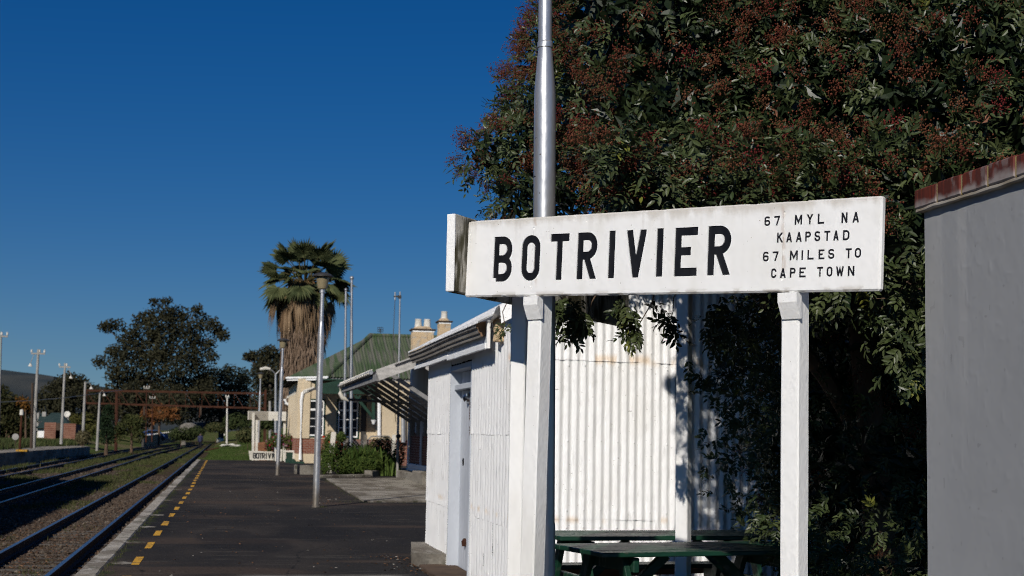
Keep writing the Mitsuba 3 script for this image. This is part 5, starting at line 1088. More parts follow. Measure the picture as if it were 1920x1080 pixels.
for j in range(4):
    p_, q_ = a + (b - a) * j / 4, a + (b - a) * (j + .985) / 4; add(kb + '__kerb_stone', rough(bar(p_ + [0, 0, .09], q_ + [0, 0, .09], .3, .26, .02), .012, 2.5, j, .25), 'concrete', 25)
a, b = at(598, 896, z=0), at(690, 894, z=0)
for j in range(6):
    p_, q_ = a + (b - a) * j / 6, a + (b - a) * (j + .97) / 6; add(kb + '__kerb_stone', rough(bar(p_ + [0, 0, .03], q_ + [0, 0, .03], .3, .12, .02), .012, 2.5, j, .25), 'concrete', 25)
for (pa, pb_, y, hh, lab) in [((553, 888), (560, 872), 54.5, .0, 'narrow upright concrete block beside a wider one near the house'), ((562, 889), (591, 873), 54.2, 0, 'wide rectangular concrete block lying by the lamp post near the house')]:
    a, b = at(*pa, y=y), at(*pb_, y=y); scene[thing('concrete_block', lab, 'block', 'concrete blocks near the house')] = PLY(rough(box(a[0], b[0], y, y + .6, -.02, b[2], .02), .015, 2, int(y * 10), .2), 'concrete', smooth=25)
gs_ = thing('green_step', 'dark green painted steps at the corner of the house', 'steps')
for j, (pa, pb_) in enumerate([((543, 873), (571, 866)), ((536, 869), (553, 861))]):
    a, b = at(*pa, y=73.2 + j), at(*pb_, y=73.2 + j); add(gs_ + '__step', box(a[0], b[0], 73.2 + j, 74.1 + j, -.3, b[2], .02), 'green_paint')
# planters
for (px0, px1, py0, py1, y, lab) in [(532, 553, 845, 866, 76, 'white planter box with a green front panel next to the green steps'), (514, 530, 843, 866, 78.2, 'white planter box with a green front panel left of its pair')]:
    t = thing('planter', lab, 'planter', 'white planters by the house'); a, b = at(px0, py1, y=y), at(px1, py0, y=y); x0, x1, z1 = a[0], b[0], b[2]; w = x1 - x0
    add(t + '__rim', box(x0, x1, y, y + .6, z1 - .09, z1, .015), 'chalk_white'); add(t + '__panel', box(x0 + .1, x1 - .1, y + .06, y + .5, -.3, z1 - .1), 'green_paint')
    add(t + '__leg', bar((x0 + .1, y + .04, -.35), (x0 + .05, y + .04, z1 - .09), .09, .08), 'chalk_white'); add(t + '__leg', bar((x1 - .1, y + .04, -.35), (x1 - .05, y + .04, z1 - .09), .09, .08), 'chalk_white')
# far name board and the low lettered board at its foot
fs_ = thing('station_sign', 'distant white station sign on tall posts at the far end of the platform', 'sign')
a, b = at(465, 787, y=81), at(490, 771, y=81); add(fs_ + '__board', bar((a[0], 81, (a[2] + b[2]) / 2), (b[0] + .4, 82.3, (a[2] + b[2]) / 2), .06, b[2] - a[2], .01), 'chalk_white')
a2, b2 = at(480, 788, y=82.6), at(537, 772, y=82.6); add(fs_ + '__board', bar((a2[0], 83.4, (a2[2] + b2[2]) / 2), (b2[0], 82.6, (a2[2] + b2[2]) / 2), .06, b2[2] - a2[2], .01), 'chalk_white')
for px in (474.5, 481, 533):
    y = 81.2 if px < 478 else 82.2 if px < 500 else 83; a, b = at(px, 863, y=y), at(px + .8, 774, y=y); add(fs_ + '__post', bar((a[0], y, -.3), b, .14, .14, .01), 'chalk_white')
lb_ = thing('name_board', 'low white garden board lettered with the station name', 'sign')
a, b = at(467, 863, y=80.4), at(527, 847, y=80.4); zb = a[2] + .02; z1 = b[2]
m = extr(sg.Polygon([(a[0] + .04, zb), (b[0], zb), (b[0], z1), (a[0] - .04, z1 + .02)]), .06); m.apply_transform(frame((0, 80.43, 0), X, Z, -Y)); bk = add(lb_ + '__board', m, 'chalk_white')
s = at(474, 858, y=80.4)[0]; hh = (z1 - zb) * .68; w_ = hh * .62; gap = (b[0] - .05 - s) / 9
for j, ch in enumerate('BOTRIVIER'):
    g = sa.affine_transform(glyph(ch, .58 if ch != 'I' else .2, .19), [hh, 0, 0, hh, s + gap * j + (.045 if ch == 'I' else 0), zb + (z1 - zb) * .15])
    m = extr(g, .004); m.apply_transform(frame((0, 80.369, 0), X, Z, -Y)); add(bk + '__letter', m, 'letter_black')
rk = thing('boulder', 'brown flat-topped stone behind the low name board', 'rock'); c = at(492, 838, y=84)
scene[rk] = PLY(rough(box(c[0] - .55, c[0] + .65, 83.6, 84.6, -.3, c[2] + .25, .1), .06, 1.5, 3, .25), 'rust_plank', smooth=30)

# ---------------------------------------------------------------- beyond the station: hill, trees, poles, gantry
def ridge(px, py, y): return at(px, py, y=y)
hy = 3400.0
prof = [(-900, 640), (-420, 668), (-200, 684), (0, 693), (30, 696), (60, 700), (90, 703), (120, 708), (200, 726), (330, 748), (480, 764), (700, 785), (1000, 790), (1600, 796)]
pts = np.array([at(a, b, y=hy) for a, b in prof]); hx_ = np.linspace(pts[0, 0], pts[-1, 0], 120); hz = np.interp(hx_, pts[:, 0], pts[:, 2])
def hf(U, V):
    top = np.interp(U, hx_, hz); k = np.sin(np.clip(V, 0, 1) * np.pi / 2)
    n = meshkit.fbm(np.stack([U * .004, V * 6, U * 0], -1), 4, 8) - .5
    return np.stack([U, hy - 1500 * (1 - V), np.where(V > 1, top * (1 - (V - 1) * 3), top * k * (1 + .25 * n * (1 - V))) - 2], -1)
m = grid(hf, hx_, np.concatenate([np.linspace(0, 1, 26), [1.1, 1.3]]))
if m.face_normals[:, 2].mean() < 0: m.invert()
struct('hill', m, 'hillside', True)

def clump_tree(name, label, ps_, y, n, size, c0, c1, seed, trunk=None, branches=(), depth=1.0, group=None, cat_='tree', bark='gum_bark', limb_r=.22, elong=2.0, off=(0, 0), sc=1.0):
    """a tree whose crown is many separate leaf clumps: (x, y, rx, ry) each"""
    r = np.random.RandomState(seed); t = thing(name, label, cat_, group); P_, N_, cs = [], [], []
    mpp = y / FPX
    for (px, py, rx, ry) in ps_:
        c = at(off[0] + px * sc, off[1] + py * sc, y=y); c = c + [0, r.uniform(-1, 1) * depth * (rx + ry) * sc * mpp, 0]; rad = np.array([rx * .80, (rx + ry) * .45, ry * 1.18] if 'gum' in name else [rx, (rx + ry) * .5, ry]) * sc * mpp; cs.append(c)
        k = max(30, int(n * (rx * ry) ** .8 * sc ** 1.6))
        d = r.normal(size=(k, 3)); d /= np.linalg.norm(d, axis=1, keepdims=True); rr = r.rand(k, 1) ** .42
        rr = rr * (.78 + .62 * meshkit.fbm(d * 1.9 + c * 1.7, 2, seed)[:, None])
        P_.append(c + d * rad * rr); N_.append(d)
    P_, N_ = np.concatenate(P_), np.concatenate(N_)
    m, kk = leafquads(P_, size * r.uniform(.6, 1.35, len(P_)), seed, N_ * .8 + [0, 0, .3], elong, 1.2); tt = r.rand(len(P_), 1)
    col = np.array(c0) * (1 - tt) + np.array(c1) * tt; k = t + '__crown'; scene[k] = PLY(m, 'matte_leaf', color=np.repeat(col, kk, 0)); stuff(k)
    if trunk:
        tp = np.array([at(a, b, y=y) for a, b in trunk]); tp[0, 2] = gz(tp[0, 0], tp[0, 1]) - .3
        add(t + '__trunk', tube(tp, np.linspace(limb_r * 1.5, limb_r * .6, len(tp)), 8), bark, 40)
        for c in cs[::2] if len(cs) > 4 else cs:
            b0 = tp[-1] if c[2] > tp[-1][2] else tp[len(tp) // 2]; mid = (b0 + c) / 2 + [0, 0, -.08 * np.linalg.norm(c - b0)]
            add(t + '__branch', tube([b0, mid, c], [limb_r * .5, limb_r * .3, limb_r * .12], 5), bark, 40)
    return t
GUM = [(760, 180, 45, 40), (980, 200, 60, 50), (1080, 220, 55, 50), (870, 220, 70, 45), (700, 300, 60, 45), (900, 330, 90, 50), (1060, 310, 80, 50), (780, 330, 60, 45), (960, 110, 45, 45), (850, 140, 50, 40), (1180, 260, 45, 35), (635, 148, 80, 34), (590, 160, 40, 22), (868, 15, 42, 17), (938, 14, 42, 14), (845, 92, 70, 38), (930, 85, 60, 40), (1010, 82, 80, 40), (1110, 62, 48, 22), (800, 120, 60, 35), (900, 170, 110, 50), (1040, 160, 90, 50), (1130, 130, 60, 40), (1190, 150, 55, 42), (1235, 185, 45, 36), (1262, 215, 36, 24), (1195, 330, 44, 30), (1120, 240, 80, 55), (960, 260, 120, 60), (810, 260, 110, 50), (720, 230, 75, 42), (640, 300, 62, 34), (560, 355, 46, 30), (690, 370, 100, 55), (850, 380, 130, 60), (990, 380, 130, 60), (1110, 360, 80, 55), (640, 425, 60, 38), (900, 460, 150, 55), (1050, 460, 120, 55), (740, 450, 110, 50), (1150, 440, 70, 50), (700, 480, 120, 60), (800, 520, 160, 60), (1000, 530, 180, 50), (1150, 520, 110, 50)]
EG0, EG1 = (0.022, 0.024, 0.012), (0.066, 0.062, 0.032)
clump_tree('gum_tree', 'huge dark gum tree with a broad ragged crown beyond the tracks', GUM, 250, 3.4, .55, EG0, EG1, 301, [(285, 832), (282, 770), (280, 715), (285, 670)], depth=.7, limb_r=.34, off=(0, 560), sc=1 / 3)
clump_tree('gum_tree', 'dark gum tree with airy top between the far lamp post and the palm', [(490, 672, 18, 14), (472, 668, 12, 9), (505, 660, 18, 10), (520, 668, 12, 12), (500, 690, 22, 16), (520, 700, 22, 24), (485, 705, 20, 20), (505, 725, 36, 20), (462, 670, 7, 5), (530, 735, 20, 26), (500, 760, 40, 24)], 240, 6.0, .5, EG0, EG1, 302, [(508, 832), (508, 760), (505, 700)], depth=.6, limb_r=.3)
clump_tree('gum_tree', 'rounded dark gum tree left of the huge one, above the green roofed cottage', [(130, 715, 18, 14), (148, 722, 20, 16), (112, 725, 16, 14), (95, 742, 20, 18), (125, 750, 34, 20), (160, 742, 26, 20), (185, 750, 22, 20), (75, 755, 10, 12), (110, 775, 40, 16), (175, 775, 36, 20), (205, 755, 20, 26)], 215, 5.5, .5, EG0, EG1, 303, [(140, 832), (138, 780), (135, 740)], depth=.7, limb_r=.3)
clump_tree('gum_tree', 'lower dark gum tree right of the huge one, behind the rusty gantry', [(400, 705, 24, 14), (430, 700, 22, 14), (455, 708, 18, 16), (380, 725, 26, 22), (415, 730, 40, 22), (450, 735, 30, 24), (395, 755, 50, 22), (450, 765, 50, 22), (350, 765, 50, 30), (420, 785, 60, 16)], 270, 5.0, .55, (0.022, 0.030, 0.018), (0.055, 0.058, 0.036), 304, [(415, 815), (414, 770), (412, 735)], depth=.7, limb_r=.35)
clump_tree('gum_tree', 'dense low gum tree at the foot of the huge one', [(230, 765, 34, 26), (275, 770, 40, 26), (320, 765, 40, 26), (250, 740, 30, 20), (310, 740, 40, 20)], 235, 4.5, .55, EG0, EG1, 305, [(270, 828), (270, 780)], depth=.7, limb_r=.3)
clump_tree('leafy_tree', 'brown tinged bushy tree at the left edge of the view', [(10, 755, 30, 20), (35, 765, 24, 20), (5, 785, 40, 24), (40, 795, 26, 24), (10, 812, 40, 14), (8, 735, 8, 10), (-30, 770, 40, 40)], 150, 5, .36, (0.022, 0.030, 0.010), (0.065, 0.060, 0.022), 306, [(15, 832), (15, 790)], depth=.7, limb_r=.2, bark='bark')
clump_tree('autumn_tree', 'small tree with orange autumn leaves at the left edge', [(46, 755, 10, 8), (52, 765, 9, 8), (38, 750, 8, 5)], 148, 2.6, .35, (0.12, 0.055, 0.012), (0.22, 0.10, 0.02), 307, [(48, 832), (48, 768)], depth=.5, limb_r=.08, bark='bark')
clump_tree('autumn_tree', 'spreading tree with tiers of rusty orange leaves below the gantry', [(300, 765, 18, 5), (320, 770, 15, 5), (280, 773, 16, 5), (305, 780, 26, 5), (325, 782, 12, 4), (290, 788, 12, 4), (272, 780, 10, 4)], 200, 4.5, .38, (0.15, 0.055, 0.018), (0.26, 0.11, 0.035), 308, [(298, 824), (299, 790), (300, 770)], depth=.9, limb_r=.12, bark='bark')
clump_tree('cypress_tree', 'dark narrow conical tree behind the concrete poles', [(200, 815, 15, 18), (200, 795, 14, 18), (201, 778, 10, 14), (202, 765, 5, 9)], 125, 7, .22, (0.010, 0.024, 0.010), (0.026, 0.046, 0.018), 309, [(200, 838), (200, 800)], depth=.3, limb_r=.12, bark='bark')
clump_tree('bush_tree', 'wide olive green bush beside the tracks left of the orange tree', [(240, 800, 20, 16), (258, 795, 16, 16), (225, 808, 12, 16), (262, 815, 12, 12), (245, 785, 14, 8)], 135, 6, .25, (0.030, 0.042, 0.012), (0.080, 0.085, 0.026), 310, [(247, 836), (247, 805)], depth=.6, limb_r=.1, bark='bark')
clump_tree('palm_bush', 'bushy yellow green palm behind the brick ruin', [(145, 790, 12, 12), (160, 788, 12, 14), (150, 805, 16, 14), (168, 806, 12, 16)], 150, 5, .5, (0.045, 0.055, 0.012), (0.12, 0.11, 0.03), 311, [(155, 832), (155, 800)], depth=.5, limb_r=.15, bark='bark', elong=4)
bush('grass_clump', 'tall dry grass clump by the foot of a concrete pole', [cpx(155, 820, 112, 13, 12)], 312, .35, (0.07, 0.065, 0.03), (0.20, 0.17, 0.09), n=700, elong=7, cat_='grass clump')
for j, (px, py, y, rx, ry, lab) in enumerate([(445, 790, 165, 26, 16, 'dark green bush on the grassy bank left of the far sign'), (500, 790, 120, 26, 14, 'bush on the bank behind the far sign'), (340, 812, 190, 22, 12, 'dark bush beside the dark fence near the far track bend'), (368, 808, 215, 14, 10, 'small dark bush below the pale mound'), (405, 800, 200, 18, 9, 'low olive bush on the bank near the far white pole'), (465, 815, 128, 20, 14, 'grassy green bush on the slope just left of the far sign')]):
    bush('bush', lab, [cpx(px, py, y, rx, ry), cpx(px + rx * .5, py + 3, y, rx * .6, ry * .8), cpx(px - rx * .5, py + 2, y, rx * .6, ry * .8)], 320 + j, .34, (0.024, 0.040, 0.012), (0.070, 0.085, 0.028) if j not in (4, 5) else (0.12, 0.115, 0.045), n=420, cat_='bush')
r = np.random.RandomState(330); n = 2600; x = r.uniform(-17.5, -11.8, n); y = r.uniform(84, 126, n); ok = (x < -12.8) | (y > 112); x, y = x[ok], y[ok]
m1, c1 = tufts(np.stack([x, y, np.full(len(x), OPZ - .03)], -1), .55, 331, 6, .2, (0.04, 0.07, 0.02), (0.11, 0.12, 0.045)); kk = thing('platform_grass', 'long grass growing on top of the opposite platform', 'grass', None, 'stuff'); scene[kk] = PLY(m1, 'matte_leaf', color=c1)

# palm with a thick skirt of dead fronds
palm = thing('fan_palm', 'tall fan palm with a thick shaggy skirt of dead brown fronds behind the house', 'palm')
PYD = 90.0; pb0 = at(571, 740, y=PYD); pt0 = at(571, 545, y=PYD); pb0[2] = -.3
add(palm + '__trunk', tube([pb0, (pb0 + pt0) / 2, pt0], [.62, .5, .42], 14), 'bark', 40)
r = np.random.RandomState(400)
prof_p = [(735, 33), (700, 34), (660, 37), (620, 38), (585, 37), (560, 33), (540, 30)]
pz = np.array([at(571, a, y=PYD)[2] for a, b in prof_p]); prr = np.array([b * PYD / FPX for a, b in prof_p])
def strips(n, zlo, zhi, rf, length, width, flare, seed, c0, c1, dark=.5):
    r = np.random.RandomState(seed); z = r.uniform(zlo, zhi, n); a = r.uniform(0, 6.283, n); rad = rf(z) * r.uniform(.80, 1.06, n)
    o = np.stack([pt0[0] + (pb0[0] - pt0[0]) * 0 + rad * np.cos(a), PYD + rad * np.sin(a), z], -1); out = np.stack([np.cos(a), np.sin(a), 0 * a], -1); s = np.stack([-np.sin(a), np.cos(a), 0 * a], -1)
    L = length * r.uniform(.5, 1.3, (n, 1)); W = width * r.uniform(.5, 1.3, (n, 1)); fl = r.normal(flare, .10, (n, 1)); sw = r.normal(0, .12, (n, 1))
    d = np.stack([o, o - [0, 0, 1] * L * .5 + out * L * fl * .6 + s * (W + L * sw), o - [0, 0, 1] * L + out * L * fl + s * L * sw * 1.4, o - [0, 0, 1] * L * .5 + out * L * fl * .6 - s * (W - L * sw), o - [0, 0, 1] * L * .45 + out * (L * fl * .6 + W * .6) + s * L * sw], 1)
    t = r.rand(n, 1); col = np.array(c0) * (1 - t) + np.array(c1) * t
    return trimesh.Trimesh(d.reshape(-1, 3), (LF[None] + (np.arange(n) * 5)[:, None, None]).reshape(-1, 3), process=False), np.repeat(col, 5, 0)
rfz = lambda z: np.interp(z, pz, prr)
m1, c1 = strips(5200, pz[0] - .5, pz[-1] + .2, rfz, .85, .05, .05, 401, (0.13, 0.085, 0.055), (0.33, 0.235, 0.165))
m2, c2 = strips(900, pz[-3], pz[-1] + .5, lambda z: rfz(z) * .95, 1.2, .08, .16, 402, (0.16, 0.085, 0.04), (0.34, 0.19, 0.09))
k = palm + '__dead_skirt'; scene[k] = PLY(cat([m1, m2]), 'matte_leaf', color=np.vstack([c1, c2])); stuff(k)
def frond(elev, az, L, live, seed):
    """a stalk arching out to a fan of pleated, drooping segments"""
    r = np.random.RandomState(seed); h = np.array([math.cos(az), math.sin(az), 0]); zz = np.array([0, 0, 1.0]); c = pt0 + [0, 0, .55]
    st_ = [c + h * .25]; e = elev
    for i in range(6): e -= (.10 if live else .17) * (1.2 - abs(elev) / 2); st_.append(st_[-1] + (h * math.cos(e) + zz * math.sin(e)) * L * .56 / 6)
    st_ = np.array(st_); o = st_[-1]; d = h * math.cos(e) + zz * math.sin(e); s = np.cross(d, zz); s /= np.linalg.norm(s); nn = np.cross(s, d)
    V = []; ns = 26; tw_ = r.normal(0, .5); s, nn = s * math.cos(tw_) + nn * math.sin(tw_), nn * math.cos(tw_) - s * math.sin(tw_)
    for j in range(ns):
        th = (j / (ns - 1) - .5) * 3.9; dirn = d * math.cos(th) + s * math.sin(th); ll = L * .44 * (1 - .16 * abs(th)) * r.uniform(.85, 1.1); dr_ = (.12 + .30 * max(0, .6 - elev) if live else 1.1) * r.uniform(.6, 1.5)
        w = np.cross(dirn, nn); w /= np.linalg.norm(w); p1 = o + dirn * ll * .55 - zz * ll * .06 * (1 if live else 3); p2 = o + dirn * ll * (.92 - dr_ * .25) - zz * ll * dr_ * .8
        ww = .040 * L / 1.9; V.append([o, p1 + w * ww, p2, p1 - w * ww, o + dirn * ll * .5 + nn * .05])
    V = np.array(V); g = r.rand(ns, 1)
    col = (np.array([0.045, 0.062, 0.024]) * (1 - g) + np.array([0.14, 0.155, 0.065]) * g) if live else (np.array([0.11, 0.065, 0.035]) * (1 - g) + np.array([0.36, 0.25, 0.15]) * g)
    fm = trimesh.Trimesh(V.reshape(-1, 3), (LF[None] + (np.arange(ns) * 5)[:, None, None]).reshape(-1, 3), process=False); sm = tube(st_, [.035] * 4 + [.025] * (len(st_) - 4), 4)
    return cat([fm, sm]), np.vstack([np.repeat(col, 5, 0), np.tile([0.10, 0.085, 0.035], (len(sm.vertices), 1))])
r = np.random.RandomState(403); sd = 500
for elev, nfr, L, live in [(1.5, 4, 3.2, 1), (1.25, 6, 3.3, 1), (.98, 8, 3.2, 1), (.70, 8, 3.2, 1), (.38, 8, 3.1, 1), (.10, 6, 3.1, 1), (-.10, 7, 3.0, 1), (-.02, 7, 3.3, 0), (-.18, 9, 3.3, 0), (-.36, 10, 3.1, 0), (-.62, 12, 2.8, 0), (-1.0, 10, 2.3, 0)]:
    for j in range(nfr):
        sd += 1; m1, c1 = frond(elev + r.normal(0, .12), 6.283 * (j + r.uniform(-.35, .35)) / nfr + elev * 3, L * r.uniform(.82, 1.08), live, sd)
        kk = palm + '__frond'; i = 0
        while kk in scene: i += 1; kk = f'{palm}__frond_{i:03d}'
        scene[kk] = PLY(m1, 'matte_leaf', color=c1)

# poles on the opposite side
def mast(label, top, foot, y, r0, m, arm=None, ins=True, lamp=None, group=None, name='utility_pole', cat_='pole'):
    a, b = at(*foot, y=y), at(*top, y=y); t = thing(name, label, cat_, group); mp = y / FPX
    add(t + '__shaft', tube([a - [0, 0, .3], a * .5 + b * .5, b], [r0 * .8, r0 * .66, r0 * .52], 8), m, 40)
    if arm:
        z = b - (b - a) * arm[1]; w = arm[0] * mp; add(t + '__crossarm', box(z[0] - w, z[0] + w, y - .07, y + .03, z[2] - .05, z[2] + .05), 'pole_paint')
        for q in arm[2]: add(t + '__insulator', lathe([(0, 0), (.05, 0), (.075, .06), (.045, .11), (.06, .17), (0, .20)], (z[0] + q * w, y - .02, z[2] + .07), 8), 'chalk_white', 40)
    if lamp:
        c = at(*lamp, y=y); add(t + '__lamp_arm', tube([b + (a - b) * .06 if lamp[1] < 730 else b, (b + c) / 2 + [0, 0, .25], c + [0, 0, .12]], .022, 5), 'pole_paint'); add(t + '__lamp_shade', lathe([(.04, .10), (.07, .04), (.15, -.10), (0, -.10)], c, 10), 'chalk_white', 40)
    return t, a, b
GP = 'pale poles along the opposite platform'
mast('tallest pale pole with three insulators on its crossarm at far left', (72, 655), (63, 836), 100, .15, 'pole_paint', (12, .045, (-.95, .2, .9)), lamp=(57, 684), group=GP)
mast('pale pole with an empty crossarm in front of the brick ruin', (122, 681), (115, 825), 112, .14, 'pole_paint', (10, .05, (-.95, .3)), lamp=(133, 707), group=GP)
mast('pale pole with a curved lamp bracket near the end of the opposite platform', (160, 716), (155.5, 818), 116, .15, 'pole_paint', lamp=(171, 727), group=GP)
mast('shorter pale pole with a small box near its foot, right of the platform end', (187.5, 736), (182, 838), 120, .14, 'pole_paint', lamp=(196, 740), group=GP)
mast('pale pole cut by the left edge of the view', (2, 622), (-4, 838), 92, .12, 'pole_paint', (12, .04, (-.9, .1, .9)), group=GP)
mast('brown timber pole standing close to the tallest pale pole', (61, 718), (59, 840), 99, .13, 'wood_pole')
mast('short pale pole partly hidden behind the tallest pale pole', (66, 745), (63, 836), 102, .10, 'pole_paint')
t, a, b = mast('short rusty post with a small white lamp on the opposite platform', (40.5, 778), (37, 843), 92, .10, 'rust', name='signal_post', cat_='post')
add(t + '__lamp', lathe([(0, 0), (.12, 0), (.10, .3), (0, .34)], b, 8), 'chalk_white', 40)
mast('white pole standing alone on the grass right of the walking person', (426, 743), (425.5, 826), 150, .13, 'chalk_white', (3, .03, (-.8, .8)))
t = thing('street_lamp', 'old street lamp with curved arms between the lamp posts and the palm', 'street lamp'); a, b = at(517, 862, y=95), at(517, 702, y=95)
a[2] = -.2; add(t + '__shaft', tube([a, (a + b) / 2, b], [.12, .10, .07], 8), 'galvanised', 40)
for s, px in ((-1, 498), (1, 538)): c = at(px, 691, y=95); add(t + '__arm', tube([b, b + (c - b) * .35 + [0, 0, .12], c], .04, 6), 'galvanised', 40); add(t + '__lamp', tube([c + [.3 * s * -1, 0, -.02], c + [0, 0, .02], c + [.35 * s, 0, -.06]], [.07, .12, .08], 8), 'chalk_white', 40)
w_ = thing('overhead_wire', 'thin overhead wire sagging across the left trees', 'wire'); pts = [at(px, py, y=y) for px, py, y in [(-30, 755.5, 92), (60, 751, 100), (120, 746, 106), (180, 738, 116), (230, 731, 130)]]
scene[w_] = PLY(tube(pts, .022, 5), 'pole_paint')
dsh = thing('round_sign', 'pale oval plate on a stake in the grass at far left', 'sign'); c = at(29, 819, y=96); add(dsh + '__plate', lathe([(0, -.04), (.2, -.04), (.2, .04), (0, .04)], (0, 0, 0), 16).apply_transform(rotm(math.pi / 2, (1, 0, 0))).apply_transform(frame(c, X, Y, Z)), 'pole_paint'); add(dsh + '__stake', tube([(c[0], c[1] + .06, OPZ - .1), c + [0, .06, 0]], .03, 5), 'wood_pole')
yb = thing('yellow_block', 'yellow painted block on the edge of the opposite platform', 'block'); c = at(42, 845, y=86); scene[yb] = PLY(box(c[0] - .3, c[0] + .3, 85.6, 86.4, OPZ - .01, OPZ + .10, .02), 'yellow_paint')
# rusty catenary gantry
gan = thing('rail_gantry', 'rusty lattice gantry spanning the tracks on two columns', 'gantry')
GYD = 140.0; pL, pR = at(160, 731, y=GYD), at(500, 737, y=GYD); pLb, pRb = at(160, 755, y=GYD), at(500, 765, y=GYD); dz = .55
ch = []
for a, b in ((pL, pR), (pLb, pRb)):
    for o in (0, dz): add(gan + '__chord', bar(a + [0, o * 2.2, -.12 * o], b + [0, o * 2.2, -.12 * o], .08, .085), 'rust')
for j in range(11):
    t0, t1 = j / 11, (j + .55) / 11
    add(gan + '__lattice_bar', bar(pL + (pR - pL) * t0, pLb + (pRb - pLb) * t1, .05, .05), 'rust'); add(gan + '__lattice_bar', bar(pL + (pR - pL) * t0 + [0, 1.1, 0], pLb + (pRb - pLb) * t0 + [0, 1.1, 0], .05, .05), 'rust')
for px0, px1, pt, pb_ in ((218.5, 217, 733, 836), (498, 496.5, 731, 832)):
    a, b = at(px1, pb_, y=GYD), at(px0, pt, y=GYD); a[2] = -.9
    add(gan + '__column', bar(a, b, .2, .24, .02), 'rust'); add(gan + '__column', bar(a + [0, 1.1, 0], b + [0, 1.1, -.1], .2, .24, .02), 'rust')
for px in (269, 375): a = at(px, 758, y=GYD); add(gan + '__hanger', tube([a, a + [0, 0, -1.2]], .05, 5), 'rust'); add(gan + '__insulator', tube([a + [.1, 0, -.2], a + [.1, 0, -1.0]], [.09, .09], 8), 'wood_pole')
t = thing('gantry_post', 'grey steel post standing right of the gantry column', 'post'); a, b = at(507, 830, y=136), at(506, 752, y=136); a[2] = -.5; scene[t] = PLY(tube([a, b], .11, 8), 'pole_paint', smooth=40)
for j, (px, pt) in enumerate([(275, 722), (286, 742)]): mast(['thin rusty mast behind the gantry with a white cross top', 'second thin rusty mast behind the gantry, by the orange tree'][j], (px, pt), (px - 1, 824), 170 + 12 * j, .11, 'rust', (5, .06, (-.9, 0, .9)))
# cottage, brick ruin
ct = thing('cottage', 'small cottage with a dark green hip roof behind the brick ruin', 'house'); CYD = 165
a, b = at(69, 826, y=CYD), at(133, 803, y=CYD); add(ct + '__wall', box(a[0], b[0], CYD, CYD + 7, -.3, b[2]), 'chalk_white')
e0, e1 = at(66, 803, y=CYD - .5), at(136, 802, y=CYD - .5); r0, r1 = at(96, 774, y=CYD + 4), at(112, 774, y=CYD + 4); b0, b1 = e0 + [0, 9, 0], e1 + [0, 9, 0]
m = trimesh.Trimesh([e0, e1, r1, r0, b0, b1], [(0, 1, 2), (0, 2, 3), (0, 3, 4), (1, 5, 2), (3, 2, 5), (3, 5, 4)], process=False)
mat('cottage_roof', tone((0.030, 0.055, 0.050), (0.050, 0.075, 0.068), 2, 2), 0.7, 0.2); add(ct + '__roof', m, 'cottage_roof')
e0, e1 = at(70, 790, y=CYD + 3), at(96, 790, y=CYD + 3); r0, r1 = at(76, 775, y=CYD + 6), at(86, 775, y=CYD + 6); m = trimesh.Trimesh([e0, e1, r1, r0], [(0, 1, 2), (0, 2, 3)], process=False); add(ct + '__roof', m, 'cottage_roof')
a, b = at(72, 820, y=CYD), at(83, 808, y=CYD); add(ct + '__window', box(a[0], b[0], CYD - .06, CYD - .01, a[2], b[2]), 'white_paint')
for px, pt in ((83, 772), (126, 774), (70, 774)): a = at(px, pt, y=CYD + 5); add(ct + '__chimney', box(a[0] - .2, a[0] + .2, CYD + 4.8, CYD + 5.2, a[2] - 2, a[2]), 'pole_paint')
t = thing('satellite_dish', 'white satellite dish showing above the cottage roof', 'dish'); c = at(126, 777, y=CYD + 3)
add(t + '__bowl', lathe([(0, 0), (.18, .02), (.34, .09), (.33, .11), (0, .03)], (0, 0, 0), 16).apply_transform(rotm(1.25, (1, 0, 0))).apply_transform(frame(c, X, Y, Z)), 'chalk_white', 30); add(t + '__stand', tube([c, c - [0, -.2, 1.2]], .05, 5), 'dark_metal')
ru = thing('brick_ruin', 'roofless red brick shelter with a dark doorway behind the opposite platform', 'shelter'); RYD = 126.0
q = lambda px, py, y=RYD: at(px, py, y=y)
x0, x1, x2, x3 = q(83, 800)[0], q(105, 800)[0], q(119, 800)[0], q(142, 800)[0]; zt = q(83, 792)[2]; g = OPZ - .4
add(ru + '__wall', cat([rough(box(x0, x1, RYD, RYD + .3, g, zt), .02, 1, 2, .4), rough(box(x2, x3, RYD, RYD + .3, g, zt - .05), .02, 1, 3, .4)]), 'ruin_brick')
add(ru + '__lintel', box(x1, x2, RYD + .05, RYD + .28, q(110, 807)[2], zt - .02), 'wood_pole')
add(ru + '__wall', cat([box(x3 - .3, x3, RYD + .31, RYD + 4, g, zt - .1), box(x0, x0 + .3, RYD + .31, RYD + 4, g, zt - .1), box(x0, x3, RYD + 4, RYD + 4.3, g, zt - .1)]), 'ruin_brick')
add(ru + '__roof_slab', box(x0 + .3, x3 - .3, RYD + .31, RYD + 4, zt - .4, zt - .3), 'dark_metal')
